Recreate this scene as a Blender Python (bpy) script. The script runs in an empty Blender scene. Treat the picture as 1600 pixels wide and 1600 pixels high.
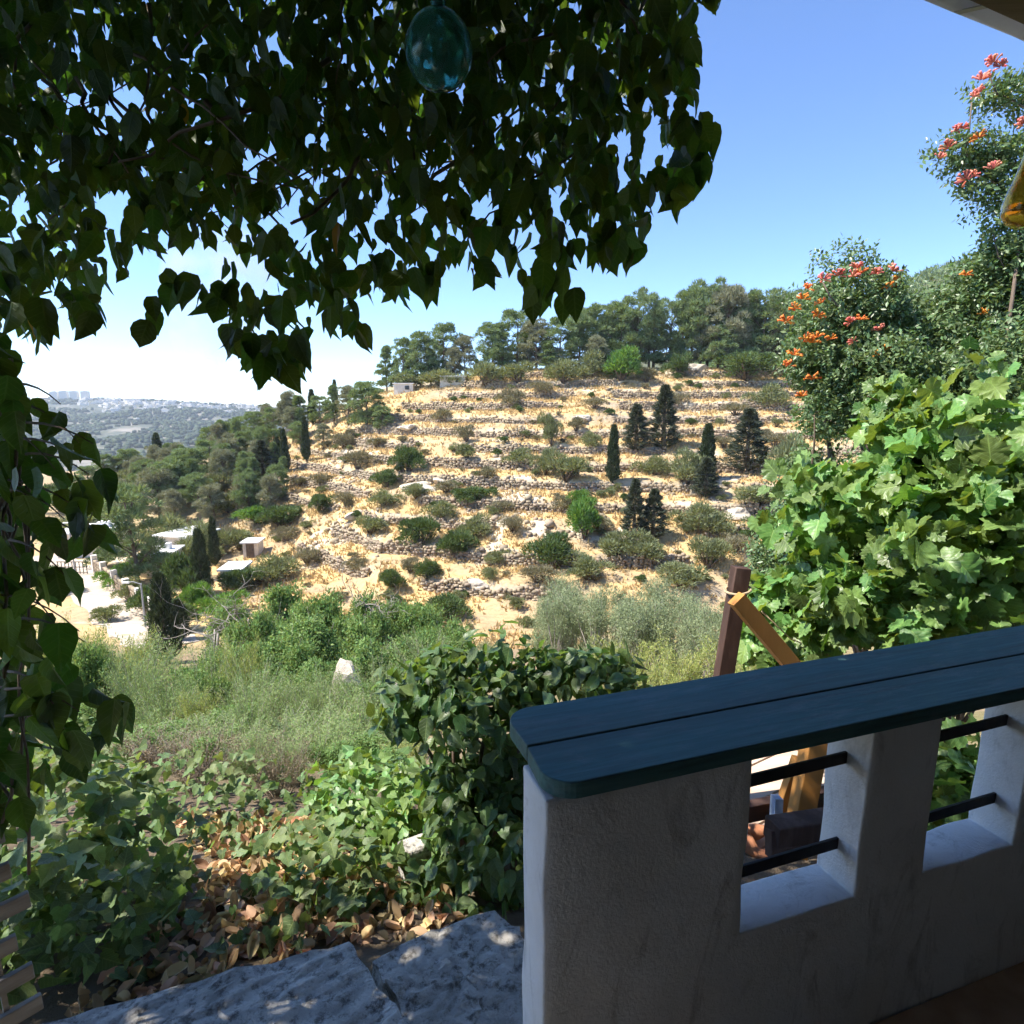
import bpy, bmesh, math, random
import numpy as np
from mathutils import Vector, Matrix

random.seed(5)
rng = np.random.default_rng(11)
sc = bpy.context.scene
col = sc.collection
R = math.radians

# ------------------------------------------------------------------ camera
CAMZ = 1.58
PITCH = R(10.2)
F = 950.0                       # focal length in pixels of a 1600 px wide frame
cam_d = bpy.data.cameras.new('camera')
cam = bpy.data.objects.new('camera', cam_d)
col.objects.link(cam)
cam.location = (0, 0, CAMZ)
cam.rotation_euler = (R(90) - PITCH, 0, 0)
cam_d.sensor_fit = 'HORIZONTAL'
cam_d.sensor_width = 36
cam_d.lens = 36 * F / 1600
cam_d.clip_start = 0.05
cam_d.clip_end = 9000
sc.camera = cam

# ------------------------------------------------------------------ sky, sun, exposure
SUN_EL = R(56)
SUN_AZ = math.atan2(-0.98, -0.12)          # measured from +Y towards +X
w = bpy.data.worlds.new('World')
sc.world = w
w.use_nodes = True
nt = w.node_tree
bg = nt.nodes['Background']
sky = nt.nodes.new('ShaderNodeTexSky')
sky.sky_type = 'NISHITA'
sky.sun_disc = False
sky.sun_elevation = SUN_EL
sky.sun_rotation = SUN_AZ
sky.altitude = 600
sky.air_density = 0.75
sky.dust_density = 0.0
sky.ozone_density = 4.5
wb = nt.nodes.new('ShaderNodeMix'); wb.data_type = 'RGBA'; wb.blend_type = 'MULTIPLY'
wb.inputs[0].default_value = 1.0
wb.inputs[7].default_value = (0.98, 1.03, 1.13, 1)      # the camera's cool white balance, even over the whole sky
nt.links.new(sky.outputs[0], wb.inputs[6]); nt.links.new(wb.outputs[2], bg.inputs[0])
bg.inputs[1].default_value = 0.14
sun_d = bpy.data.lights.new('sun', 'SUN')
sun_d.energy = 5.0
sun_d.angle = R(0.53)
sun_d.color = (1.0, 0.94, 0.84)
sun = bpy.data.objects.new('sun', sun_d)
col.objects.link(sun)
to_sun = Vector((math.sin(SUN_AZ) * math.cos(SUN_EL), math.cos(SUN_AZ) * math.cos(SUN_EL), math.sin(SUN_EL)))
sun.rotation_euler = to_sun.to_track_quat('Z', 'Y').to_euler()
sun.location = to_sun * 60
sc.view_settings.view_transform = 'Standard'
sc.view_settings.look = 'None'
sc.view_settings.exposure = 1.12
sc.view_settings.gamma = 1.0
sc.view_settings.use_curve_mapping = False
sc.cycles.max_bounces = 8
sc.cycles.diffuse_bounces = 3
sc.cycles.transmission_bounces = 6
sc.cycles.transparent_max_bounces = 6
sc.cycles.volume_bounces = 0
sc.cycles.use_adaptive_sampling = True
sc.cycles.adaptive_threshold = 0.04
sc.cycles.use_denoising = True

# ------------------------------------------------------------------ helpers
CP, SP = math.cos(PITCH), math.sin(PITCH)
def ray(u, v):
    xc, yc = (u - 800) / F, (v - 800) / F
    return np.array([xc, CP - yc * SP, -SP - yc * CP])
def at(u, v, depth):
    p = ray(u, v) * depth
    return Vector((p[0], p[1], p[2] + CAMZ))
def atz(u, v, z):
    d = ray(u, v)
    return at(u, v, (z - CAMZ) / d[2])

_perm = np.random.default_rng(3).random((256, 256))
def vn(x, y):
    x = np.asarray(x, float) + 1000.0; y = np.asarray(y, float) + 1000.0
    xi = np.floor(x).astype(int); yi = np.floor(y).astype(int)
    fx = x - xi; fy = y - yi
    fx = fx * fx * (3 - 2 * fx); fy = fy * fy * (3 - 2 * fy)
    g = lambda i, j: _perm[i & 255, j & 255]
    return (g(xi, yi) * (1 - fx) + g(xi + 1, yi) * fx) * (1 - fy) + (g(xi, yi + 1) * (1 - fx) + g(xi + 1, yi + 1) * fx) * fy

def mesh_np(name, V, Fc, mats=(), smooth=False, matidx=None, uv=None):
    V = np.asarray(V, np.float32); Fc = np.asarray(Fc, np.int32)
    me = bpy.data.meshes.new(name)
    k = Fc.shape[1]; n = len(Fc)
    me.vertices.add(len(V)); me.vertices.foreach_set('co', V.ravel())
    me.loops.add(n * k); me.loops.foreach_set('vertex_index', Fc.ravel())
    me.polygons.add(n)
    me.polygons.foreach_set('loop_start', np.arange(n, dtype=np.int32) * k)
    me.polygons.foreach_set('loop_total', np.full(n, k, np.int32))
    if smooth: me.polygons.foreach_set('use_smooth', np.ones(n, bool))
    for m in mats: me.materials.append(m)
    if matidx is not None: me.polygons.foreach_set('material_index', np.asarray(matidx, np.int32))
    if uv is not None:
        lay = me.uv_layers.new(name='leaf'); lay.data.foreach_set('uv', np.asarray(uv, np.float32)[Fc.ravel()].ravel())
    me.update(calc_edges=True)
    return me

def link(name, data, parent=None, loc=None):
    o = bpy.data.objects.new(name, data)
    col.objects.link(o)
    if parent is not None: o.parent = parent
    if loc is not None: o.location = loc
    return o
def tag(o, label=None, cat=None, group=None, kind=None):
    if label: o['label'] = label
    if cat: o['category'] = cat
    if group: o['group'] = group
    if kind: o['kind'] = kind
    return o
def empty(name, loc=(0, 0, 0), rz=0, scale=1.0):
    o = bpy.data.objects.new(name, None)
    col.objects.link(o)
    o.location = loc; o.rotation_euler = (0, 0, rz)
    o.scale = (scale,) * 3 if isinstance(scale, (int, float)) else scale
    o.empty_display_size = 0.1
    return o

class MB:
    """collects polygons for one mesh"""
    def __init__(s): s.v = []; s.f = []
    def box(s, c, size, rot=None, taper=1.0):
        x, y, z = [q / 2 for q in size]
        b = len(s.v)
        for dz in (-1, 1):
            k = taper if dz > 0 else 1.0
            for dx, dy in ((-1, -1), (1, -1), (1, 1), (-1, 1)):
                p = Vector((dx * x * k, dy * y * k, dz * z))
                if rot is not None: p = rot @ p
                s.v.append(Vector(c) + p)
        for q in ((0, 3, 2, 1), (4, 5, 6, 7), (0, 1, 5, 4), (1, 2, 6, 5), (2, 3, 7, 6), (3, 0, 4, 7)):
            s.f.append(tuple(b + i for i in q))
        return s
    def beam(s, a, b, wx, wy, up=(0, 0, 1)):
        a, b = Vector(a), Vector(b)
        d = (b - a); L = d.length; d.normalize()
        x = d.cross(Vector(up))
        if x.length < 1e-4: x = Vector((1, 0, 0))
        x.normalize(); y = x.cross(d)
        m = Matrix((x, d, -y)).transposed() if False else Matrix((x, d, y)).transposed()
        return s.box((a + b) / 2, (wx, L, wy), m)
    def prism(s, pts, z0, z1):
        b = len(s.v); n = len(pts)
        for p in pts: s.v.append(Vector((p[0], p[1], z0)))
        for p in pts: s.v.append(Vector((p[0], p[1], z1)))
        s.f.append(tuple(b + i for i in reversed(range(n)))); s.f.append(tuple(b + n + i for i in range(n)))
        for i in range(n):
            j = (i + 1) % n
            s.f.append((b + i, b + j, b + n + j, b + n + i))
        return s
    def tube(s, pts, rad, sides=6):
        pts = [Vector(p) for p in pts]; n = len(pts); b = len(s.v)
        for i, p in enumerate(pts):
            d = (pts[min(i + 1, n - 1)] - pts[max(i - 1, 0)])
            if d.length < 1e-6: d = Vector((0, 0, 1))
            d.normalize()
            x = d.cross(Vector((0.31, 0.95, 0.02)));  x.normalize(); y = d.cross(x)
            r = rad[i] if hasattr(rad, '__len__') else rad
            for k in range(sides):
                a = 2 * math.pi * k / sides
                s.v.append(p + x * r * math.cos(a) + y * r * math.sin(a))
        for i in range(n - 1):
            for k in range(sides):
                k2 = (k + 1) % sides
                s.f.append((b + i * sides + k, b + i * sides + k2, b + (i + 1) * sides + k2, b + (i + 1) * sides + k))
        s.f.append(tuple(b + k for k in reversed(range(sides)))); s.f.append(tuple(b + (n - 1) * sides + k for k in range(sides)))
        return s
    def lathe(s, prof, c=(0, 0, 0), sides=24):
        b = len(s.v)
        for r, z in prof:
            for k in range(sides):
                a = 2 * math.pi * k / sides
                s.v.append(Vector(c) + Vector((r * math.cos(a), r * math.sin(a), z)))
        for i in range(len(prof) - 1):
            for k in range(sides):
                k2 = (k + 1) % sides
                s.f.append((b + i * sides + k, b + i * sides + k2, b + (i + 1) * sides + k2, b + (i + 1) * sides + k))
        return s
    def data(s, name, mat, smooth=False):
        me = bpy.data.meshes.new(name)
        me.from_pydata([tuple(p) for p in s.v], [], s.f)
        me.materials.append(mat)
        if smooth:
            for p in me.polygons: p.use_smooth = True
        me.update()
        return me
    def obj(s, name, mat, parent=None, smooth=False, bevel=0.0, seg=2):
        off = Vector((0, 0, 0))
        if parent is not None and tuple(parent.rotation_euler) == (0, 0, 0):
            q = parent
            while q is not None:
                off += q.location; q = q.parent
            s.v = [p - off for p in s.v]
        o = link(name, s.data(name, mat, smooth), parent)
        if bevel:
            md = o.modifiers.new('bevel', 'BEVEL'); md.width = bevel; md.segments = seg; md.limit_method = 'ANGLE'
        return o

# ------------------------------------------------------------------ materials
def newmat(name):
    m = bpy.data.materials.new(name); m.use_nodes = True
    return m, m.node_tree, m.node_tree.nodes['Principled BSDF']
def N(nt, kind, **kw):
    n = nt.nodes.new(kind)
    for k, v in kw.items():
        if k.startswith('i_'):
            key = k[2:]
            n.inputs[int(key) if key.isdigit() else key.replace('_', ' ')].default_value = v
        else: setattr(n, k, v)
    return n
def ramp(nt, stops):
    n = nt.nodes.new('ShaderNodeValToRGB')
    e = n.color_ramp.elements
    while len(e) < len(stops): e.new(0.5)
    for i, (p, c) in enumerate(stops):
        e[i].position = p; e[i].color = (*c, 1) if len(c) == 3 else c
    return n
def surf(name, stops, scale=6, detail=6, rough=0.8, bump=0.3, bscale=40, stretch=(1, 1, 1), spec=0.3, coord='Object', bdist=0.01, distort=0.0):
    m, t, b = newmat(name)
    tc = N(t, 'ShaderNodeTexCoord'); mp = N(t, 'ShaderNodeMapping'); mp.inputs['Scale'].default_value = stretch
    t.links.new(tc.outputs[coord], mp.inputs[0])
    nz = N(t, 'ShaderNodeTexNoise', i_Scale=scale, i_Detail=detail, i_Roughness=0.62, i_Distortion=distort)
    t.links.new(mp.outputs[0], nz.inputs['Vector'])
    rp = ramp(t, stops); t.links.new(nz.outputs['Fac'], rp.inputs[0])
    t.links.new(rp.outputs[0], b.inputs['Base Color'])
    b.inputs['Roughness'].default_value = rough
    b.inputs['Specular IOR Level'].default_value = spec
    if bump:
        n2 = N(t, 'ShaderNodeTexNoise', i_Scale=bscale, i_Detail=8.0, i_Roughness=0.65)
        t.links.new(mp.outputs[0], n2.inputs['Vector'])
        bp = N(t, 'ShaderNodeBump', i_Strength=bump, i_Distance=bdist)
        t.links.new(n2.outputs['Fac'], bp.inputs['Height']); t.links.new(bp.outputs[0], b.inputs['Normal'])
    return m
def leafmat(name, colr, tcol=None, trans=0.35, rough=0.45, vmin=0.6, vmax=1.35, hue=0.03, spec=0.35, veins=False):
    m, t, b = newmat(name)
    geo = N(t, 'ShaderNodeNewGeometry'); oi = N(t, 'ShaderNodeObjectInfo')
    ad = N(t, 'ShaderNodeMath', operation='ADD'); fr = N(t, 'ShaderNodeMath', operation='FRACT')
    t.links.new(geo.outputs['Random Per Island'], ad.inputs[0]); t.links.new(oi.outputs['Random'], ad.inputs[1])
    t.links.new(ad.outputs[0], fr.inputs[0])
    mv = N(t, 'ShaderNodeMapRange', i_3=vmin, i_4=vmax); t.links.new(fr.outputs[0], mv.inputs[0])
    m7 = N(t, 'ShaderNodeMath', operation='MULTIPLY', i_1=7.13); f7 = N(t, 'ShaderNodeMath', operation='FRACT')
    t.links.new(fr.outputs[0], m7.inputs[0]); t.links.new(m7.outputs[0], f7.inputs[0])
    mh = N(t, 'ShaderNodeMapRange', i_3=0.5 - hue, i_4=0.5 + hue); t.links.new(f7.outputs[0], mh.inputs[0])
    hs = N(t, 'ShaderNodeHueSaturation', i_Color=(*colr, 1))
    t.links.new(mv.outputs[0], hs.inputs['Value']); t.links.new(mh.outputs[0], hs.inputs['Hue'])
    outc = hs.outputs[0]
    if veins:
        uvn = N(t, 'ShaderNodeUVMap', uv_map='leaf'); sx = N(t, 'ShaderNodeSeparateXYZ'); t.links.new(uvn.outputs[0], sx.inputs[0])
        ab = N(t, 'ShaderNodeMath', operation='ABSOLUTE'); t.links.new(sx.outputs[0], ab.inputs[0])
        mr1 = N(t, 'ShaderNodeMapRange', i_1=.008, i_2=.03, i_3=1.0, i_4=0.0); t.links.new(ab.outputs[0], mr1.inputs[0])
        q1 = N(t, 'ShaderNodeMath', operation='MULTIPLY', i_1=-.75); t.links.new(ab.outputs[0], q1.inputs[0])
        q2 = N(t, 'ShaderNodeMath', operation='ADD'); t.links.new(q1.outputs[0], q2.inputs[0]); t.links.new(sx.outputs[1], q2.inputs[1])
        q3 = N(t, 'ShaderNodeMath', operation='MULTIPLY', i_1=6.5); t.links.new(q2.outputs[0], q3.inputs[0])
        q4 = N(t, 'ShaderNodeMath', operation='PINGPONG', i_1=.5); t.links.new(q3.outputs[0], q4.inputs[0])
        mr2 = N(t, 'ShaderNodeMapRange', i_1=.03, i_2=.11, i_3=.7, i_4=0.0); t.links.new(q4.outputs[0], mr2.inputs[0])
        mxv = N(t, 'ShaderNodeMath', operation='MAXIMUM'); t.links.new(mr1.outputs[0], mxv.inputs[0]); t.links.new(mr2.outputs[0], mxv.inputs[1])
        ve = N(t, 'ShaderNodeMix', data_type='RGBA'); vs = N(t, 'ShaderNodeMath', operation='MULTIPLY', i_1=.55); t.links.new(mxv.outputs[0], vs.inputs[0]); t.links.new(vs.outputs[0], ve.inputs[0])
        t.links.new(outc, ve.inputs[6]); ve.inputs[7].default_value = (min(1, colr[0] * 2.2 + .03), min(1, colr[1] * 1.9 + .03), colr[2] * 1.7 + .02, 1)
        tcn = N(t, 'ShaderNodeTexCoord'); bl = N(t, 'ShaderNodeTexNoise', i_Scale=5.0, i_Detail=5.0, i_Roughness=.65); t.links.new(geo.outputs['Position'], bl.inputs['Vector']); bl.inputs['Scale'].default_value = 28
        br = ramp(t, [(.33, (.55, .55, .5)), (.5, (1, 1, 1)), (.72, (1.2, 1.15, .9))]); t.links.new(bl.outputs['Fac'], br.inputs[0])
        bm_ = N(t, 'ShaderNodeMix', data_type='RGBA', blend_type='MULTIPLY'); bm_.inputs[0].default_value = .8; t.links.new(ve.outputs[2], bm_.inputs[6]); t.links.new(br.outputs[0], bm_.inputs[7])
        outc = bm_.outputs[2]
        bp = N(t, 'ShaderNodeBump', i_Strength=.5, i_Distance=.002); t.links.new(mxv.outputs[0], bp.inputs['Height']); bp.invert = True; t.links.new(bp.outputs[0], b.inputs['Normal'])
    t.links.new(outc, b.inputs['Base Color'])
    b.inputs['Roughness'].default_value = rough; b.inputs['Specular IOR Level'].default_value = spec
    if trans > 0:
        tr = N(t, 'ShaderNodeBsdfTranslucent')
        if tcol is None: tcol = (min(1, colr[0] * 2.4), min(1, colr[1] * 2.2), colr[2] * 0.8)
        h2 = N(t, 'ShaderNodeHueSaturation', i_Color=(*tcol, 1))
        t.links.new(mv.outputs[0], h2.inputs['Value']); t.links.new(mh.outputs[0], h2.inputs['Hue'])
        t.links.new(h2.outputs[0], tr.inputs[0])
        mx = N(t, 'ShaderNodeMixShader', i_0=trans)
        t.links.new(b.outputs[0], mx.inputs[1]); t.links.new(tr.outputs[0], mx.inputs[2])
        t.links.new(mx.outputs[0], t.nodes['Material Output'].inputs[0])
    return m

M = {}
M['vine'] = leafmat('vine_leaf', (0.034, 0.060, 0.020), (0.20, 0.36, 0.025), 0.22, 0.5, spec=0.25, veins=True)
M['vine_yellow'] = leafmat('vine_leaf_yellowed', (0.35, 0.20, 0.03), (0.5, 0.3, 0.03), 0.35)
M['ivy'] = leafmat('ivy_leaf', (0.085, 0.140, 0.052), (0.26, 0.40, 0.05), 0.28, 0.42, spec=0.4, veins=True)
M['ivy_ground'] = leafmat('ground_ivy_leaf', (0.125, 0.180, 0.070), (0.30, 0.42, 0.07), 0.25, 0.5, spec=0.3, veins=True)
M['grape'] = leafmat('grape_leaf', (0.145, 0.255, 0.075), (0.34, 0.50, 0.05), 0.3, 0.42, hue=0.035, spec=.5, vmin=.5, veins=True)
M['honey'] = leafmat('honeysuckle_leaf', (0.135, 0.205, 0.090), (0.22, 0.31, 0.06), 0.25, 0.38, spec=0.4)
M['honey_core'] = leafmat('honeysuckle_inner', (0.05, 0.08, 0.04), None, 0.15)
M['flower_orange'] = leafmat('orange_petal', (0.85, 0.30, 0.06), (0.9, 0.36, 0.06), 0.3, 0.5, hue=0.02)
M['flower_coral'] = leafmat('coral_petal', (0.85, 0.30, 0.22), (0.9, 0.36, 0.22), 0.3, 0.5, hue=0.02)
M['pine'] = leafmat('pine_needle', (0.180, 0.240, 0.120), None, 0.15, 0.7, hue=0.02, spec=0.1)
M['pine_grey'] = leafmat('pine_needle_grey', (0.230, 0.240, 0.165), None, 0.12, 0.7, hue=0.02, spec=0.1)
M['cypress'] = leafmat('cypress_leaf', (0.060, 0.082, 0.045), None, 0.08, 0.7, hue=0.015, spec=0.1)
M['conifer'] = leafmat('conifer_needle', (0.075, 0.090, 0.062), None, 0.08, 0.7, hue=0.015, spec=0.1)
M['bush_green'] = leafmat('bush_leaf_green', (0.085, 0.130, 0.052), None, 0.18, 0.6, hue=0.02, spec=0.15)
M['bush_bright'] = leafmat('bush_leaf_bright', (0.115, 0.215, 0.055), None, 0.25, 0.6, hue=0.02, spec=0.15)
M['bush_olive'] = leafmat('bush_leaf_olive', (0.175, 0.200, 0.108), None, 0.18, 0.65, hue=0.02, spec=0.1)
M['bush_scrub'] = leafmat('scrub_twig', (0.210, 0.195, 0.125), None, 0.1, 0.8, hue=0.02, spec=0.05)
M['feather'] = leafmat('feathery_leaf', (0.235, 0.315, 0.125), (0.40, 0.50, 0.15), 0.25, 0.6, hue=0.03, spec=0.15)
M['green_tree'] = leafmat('almond_leaf', (0.165, 0.265, 0.085), (0.34, 0.46, 0.10), 0.28, 0.55, hue=0.03, spec=0.2)
M['olive_tree'] = leafmat('olive_leaf', (0.260, 0.310, 0.165), (0.34, 0.40, 0.18), 0.22, 0.55, hue=0.02, spec=0.2)
M['yellow_bush'] = leafmat('yellowish_leaf', (0.360, 0.390, 0.130), (0.45, 0.52, 0.12), 0.3, 0.6, hue=0.03, spec=0.15)
M['dry_twig'] = leafmat('dry_twig', (0.230, 0.180, 0.125), None, 0.05, 0.8, hue=0.01, spec=0.05)
M['gold'] = leafmat('dry_grass', (0.570, 0.420, 0.205), (0.6, 0.45, 0.22), 0.2, 0.8, hue=0.012, spec=0.05, vmin=0.75, vmax=1.2)
M['litter'] = leafmat('dry_leaf', (0.620, 0.420, 0.230), (0.6, 0.4, 0.18), 0.2, 0.7, hue=0.03, vmin=0.4, vmax=1.35)
M['stone'] = leafmat('field_stone', (0.360, 0.290, 0.205), None, 0.0, 0.9, hue=0.012, spec=0.1, vmin=0.72, vmax=1.12)
M['bark'] = surf('bark', [(0.3, (0.09, 0.065, 0.045)), (0.7, (0.22, 0.17, 0.13))], 8, bump=0.6, bscale=25, stretch=(1, 1, .25), bdist=0.03)
M['bark_grey'] = surf('bark_grey', [(0.3, (0.20, 0.17, 0.14)), (0.7, (0.42, 0.38, 0.33))], 14, bump=0.4, bscale=30, stretch=(1, 1, .25))
M['stem'] = surf('vine_stem', [(0.3, (0.09, 0.065, 0.045)), (0.7, (0.24, 0.18, 0.13))], 20, bump=0.4, bscale=60)
M['rock'] = surf('limestone', [(0.25, (0.26, 0.22, 0.17)), (0.5, (0.50, 0.44, 0.35)), (0.75, (0.62, 0.56, 0.47))], 1.2, bump=0.8, bscale=4, bdist=0.1, coord='Object')
M['house'] = surf('pale_plaster_wall', [(0.3, (0.62, 0.56, 0.47)), (0.7, (0.78, 0.73, 0.64))], 2, bump=0.1)
M['white_roof'] = surf('white_roof_sheet', [(0.3, (0.74, 0.73, 0.70)), (0.7, (0.86, 0.85, 0.83))], 2, bump=0.1)
M['window'] = surf('dark_window_glass', [(0.3, (0.03, 0.035, 0.04)), (0.7, (0.06, 0.065, 0.07))], 2, rough=0.15, bump=0.0)
M['iron'] = surf('black_iron', [(0.3, (0.012, 0.012, 0.014)), (0.7, (0.035, 0.03, 0.028))], 30, rough=0.55, bump=0.3, bscale=120, bdist=0.001)
M['lamp_grey'] = surf('galvanised_metal', [(0.3, (0.25, 0.25, 0.25)), (0.7, (0.4, 0.4, 0.4))], 10, rough=0.5, bump=0.0)

# leaf templates: x across, y base to tip, z along the normal
def fan(half, mid_y, fold=0.16, curl=0.12, ripple=0.03, twist=0.0):
    """half: outline points (x,y) on the +x side from base to tip (both on x=0); two rings so that the blade can bend"""
    pts = list(half) + [(-x, y) for x, y in reversed(half[1:-1])]
    n = len(pts)
    zf = lambda x, y: fold * abs(x) * (1.3 - abs(x)) - curl * y * y + twist * x * y
    V = [(0.0, mid_y, zf(0, mid_y))]
    for k, (x, y) in enumerate(pts): V.append((x * .55, mid_y + (y - mid_y) * .55, zf(x * .55, mid_y + (y - mid_y) * .55) + .015 * math.sin(k * 2.1)))
    for k, (x, y) in enumerate(pts): V.append((x, y, zf(x, y) + ripple * math.sin(k * 1.9 + 1) * (abs(x) > .01)))
    T = [(0, 1 + i, 1 + (i + 1) % n) for i in range(n)]
    for i in range(n):
        j = (i + 1) % n
        T += [(1 + i, 1 + n + i, 1 + n + j), (1 + i, 1 + n + j, 1 + j)]
    return np.array(V, float), np.array(T, int)
def variants(half, mid_y, fold, curl, ripple=.03):
    return [fan(half, mid_y, fold * a, curl * b, ripple, tw) for a, b, tw in ((1, 1, 0), (2.0, 2.4, .18), (.3, -1.0, -.15), (1.5, .2, .3))]
T_OVATE = variants([(0, 0), (.19, .03), (.31, .20), (.33, .40), (.25, .64), (.11, .86), (0, 1.08)], .42, .25, .14, .025)
T_IVY = variants([(0, .06), (.16, -.08), (.36, -.02), (.50, .22), (.34, .36), (.30, .56), (.14, .74), (0, 1.0)], .32, .22, .14, .03)
T_GRAPE = variants([(0, .10), (.12, -.10), (.30, -.14), (.40, -.02), (.50, .00), (.52, .14), (.64, .26), (.50, .34), (.60, .50), (.46, .52), (.42, .68), (.28, .64), (.22, .80), (.12, .82), (0, 1.0)], .34, .22, .18, .05)
T_RH = (np.array([(0, 0, 0), (.26, .45, .06), (0, 1, -.06), (-.26, .45, .06)], float), np.array([(0, 1, 2), (0, 2, 3)], int))
T_NARROW = (np.array([(0, 0, 0), (.11, .4, .02), (0, 1, -.05), (-.11, .4, .02)], float), np.array([(0, 1, 2), (0, 2, 3)], int))
T_BLADE = (np.array([(-.14, 0, 0), (.14, 0, 0), (0, 1, 0)], float), np.array([(0, 1, 2)], int))
T_DRY = variants([(0, 0), (.18, .06), (.29, .30), (.26, .6), (.12, .88), (0, 1.0)], .45, .8, -.3, .05)

def unit(v):
    v = np.asarray(v, float)
    return v / np.maximum(np.linalg.norm(v, axis=-1, keepdims=True), 1e-9)
def rdir(n): return unit(rng.normal(size=(n, 3)))
def frames(Y, Nn):
    Y = unit(Y); X = unit(np.cross(Y, Nn)); Z = np.cross(X, Y)
    return X, Y, Z
def scatter(T, P, Y, Nn, S):
    V, Tr = T
    X, Y, Z = frames(Y, Nn)
    S = np.broadcast_to(np.asarray(S, float), (len(P),))[:, None, None]
    L = V[None, :, :] * S
    W = P[:, None, :] + L[..., 0:1] * X[:, None, :] + L[..., 1:2] * Y[:, None, :] + L[..., 2:3] * Z[:, None, :]
    k = len(V)
    Fc = Tr[None] + (np.arange(len(P)) * k)[:, None, None]
    return W.reshape(-1, 3), Fc.reshape(-1, 3)
def join(parts):
    V = []; Fc = []; o = 0; I = []
    for i, (v, f) in enumerate(parts):
        V.append(v); Fc.append(np.asarray(f) + o); o += len(v); I.append(np.full(len(f), i))
    return np.concatenate(V), np.concatenate(Fc), np.concatenate(I)

def stem_obj(pts, rad, root, mat='stem', name='stem', sides=5):
    mb = MB(); mb.tube(pts, rad, sides); return mb.obj(name, M[mat], root, True)
class Leaves:
    def __init__(s): s.P = []; s.Y = []; s.N = []; s.S = []
    def add(s, P, Y, Nn, S):
        s.P.append(P); s.Y.append(Y); s.N.append(Nn); s.S.append(np.broadcast_to(S, (len(P),)).astype(float))
    def arrays(s): return tuple(np.concatenate(q) for q in (s.P, s.Y, s.N, s.S))
    def build(s, T, mat, root, leafname='leaf', massname='foliage', keep=300, faces_cam=True):
        P, Y, Nn, S = s.arrays()
        base = np.array(root.location)
        cp = np.array([0, 0, CAMZ])
        dv = P - cp; dist = np.linalg.norm(dv, axis=1)
        d = dv / dist[:, None]
        # in frame
        fz = d[:, 1] * CP - d[:, 2] * SP
        px = 800 + F * d[:, 0] / np.maximum(fz, .01); py = 800 + F * (-d[:, 1] * SP - d[:, 2] * CP) / np.maximum(fz, .01)
        inn = (px > 0) & (px < 1600) & (py > 0) & (py < 1600) & (fz > 0)
        # front most in coarse cells first
        cell = (px // 26).astype(int) * 1000 + (py // 26).astype(int)
        order = np.lexsort((dist, cell))
        first = np.zeros(len(P), bool)
        prev = None
        for i in order:
            if cell[i] != prev: first[i] = inn[i]; prev = cell[i]
        score = np.where(first, 10, 0) + S / dist
        score[~inn] = -1
        idx = np.argsort(-score)[:keep]
        idx = idx[score[idx] > 0]
        single = np.zeros(len(P), bool); single[idx] = True
        if not isinstance(T, list): T = [T]
        mes = [mesh_np(leafname, q[0], q[1], (mat,), smooth=True, uv=q[0][:, :2]) for q in T]
        X, Yo, Z = frames(Y, Nn)
        for c_, i in enumerate(idx):
            o = link(leafname, mes[c_ % len(mes)], root)
            m = Matrix(((X[i, 0], Yo[i, 0], Z[i, 0], 0), (X[i, 1], Yo[i, 1], Z[i, 1], 0), (X[i, 2], Yo[i, 2], Z[i, 2], 0), (0, 0, 0, 1)))
            o.matrix_basis = Matrix.Translation(P[i] - base) @ m @ Matrix.Scale(float(S[i]), 4)
        k = np.flatnonzero(~single)
        if len(k):
            parts = []; uvs = []
            for q in range(len(T)):
                kk = k[q::len(T)]
                if not len(kk): continue
                parts.append(scatter(T[q], P[kk] - base, Y[kk], Nn[kk], S[kk])); uvs.append(np.tile(T[q][0][:, :2], (len(kk), 1)))
            v, f, _ = join(parts)
            o = link(massname, mesh_np(massname, v, f, (mat,), smooth=True, uv=np.concatenate(uvs)), root)
            o['kind'] = 'stuff'

def lumpy(D, seed, amp=0.25, k=7):
    r = np.random.default_rng(seed); f = np.ones(len(D))
    for i in range(k):
        a = unit(r.normal(size=3)); f += amp / math.sqrt(k) * np.cos(D @ a * r.uniform(2.5, 6) + r.uniform(0, 6.28))
    return f
def shell(n, c, r, seed=0, inner=0.7, amp=0.25, zmin=-1.0):
    D = rdir(n * 2); D = D[D[:, 2] > zmin][:n]
    rad = rng.uniform(inner, 1.0, len(D)) * lumpy(D, seed, amp)
    P = np.asarray(c, float) + D * np.asarray(r, float) * rad[:, None]
    return P, unit(D / np.asarray(r, float))

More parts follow.
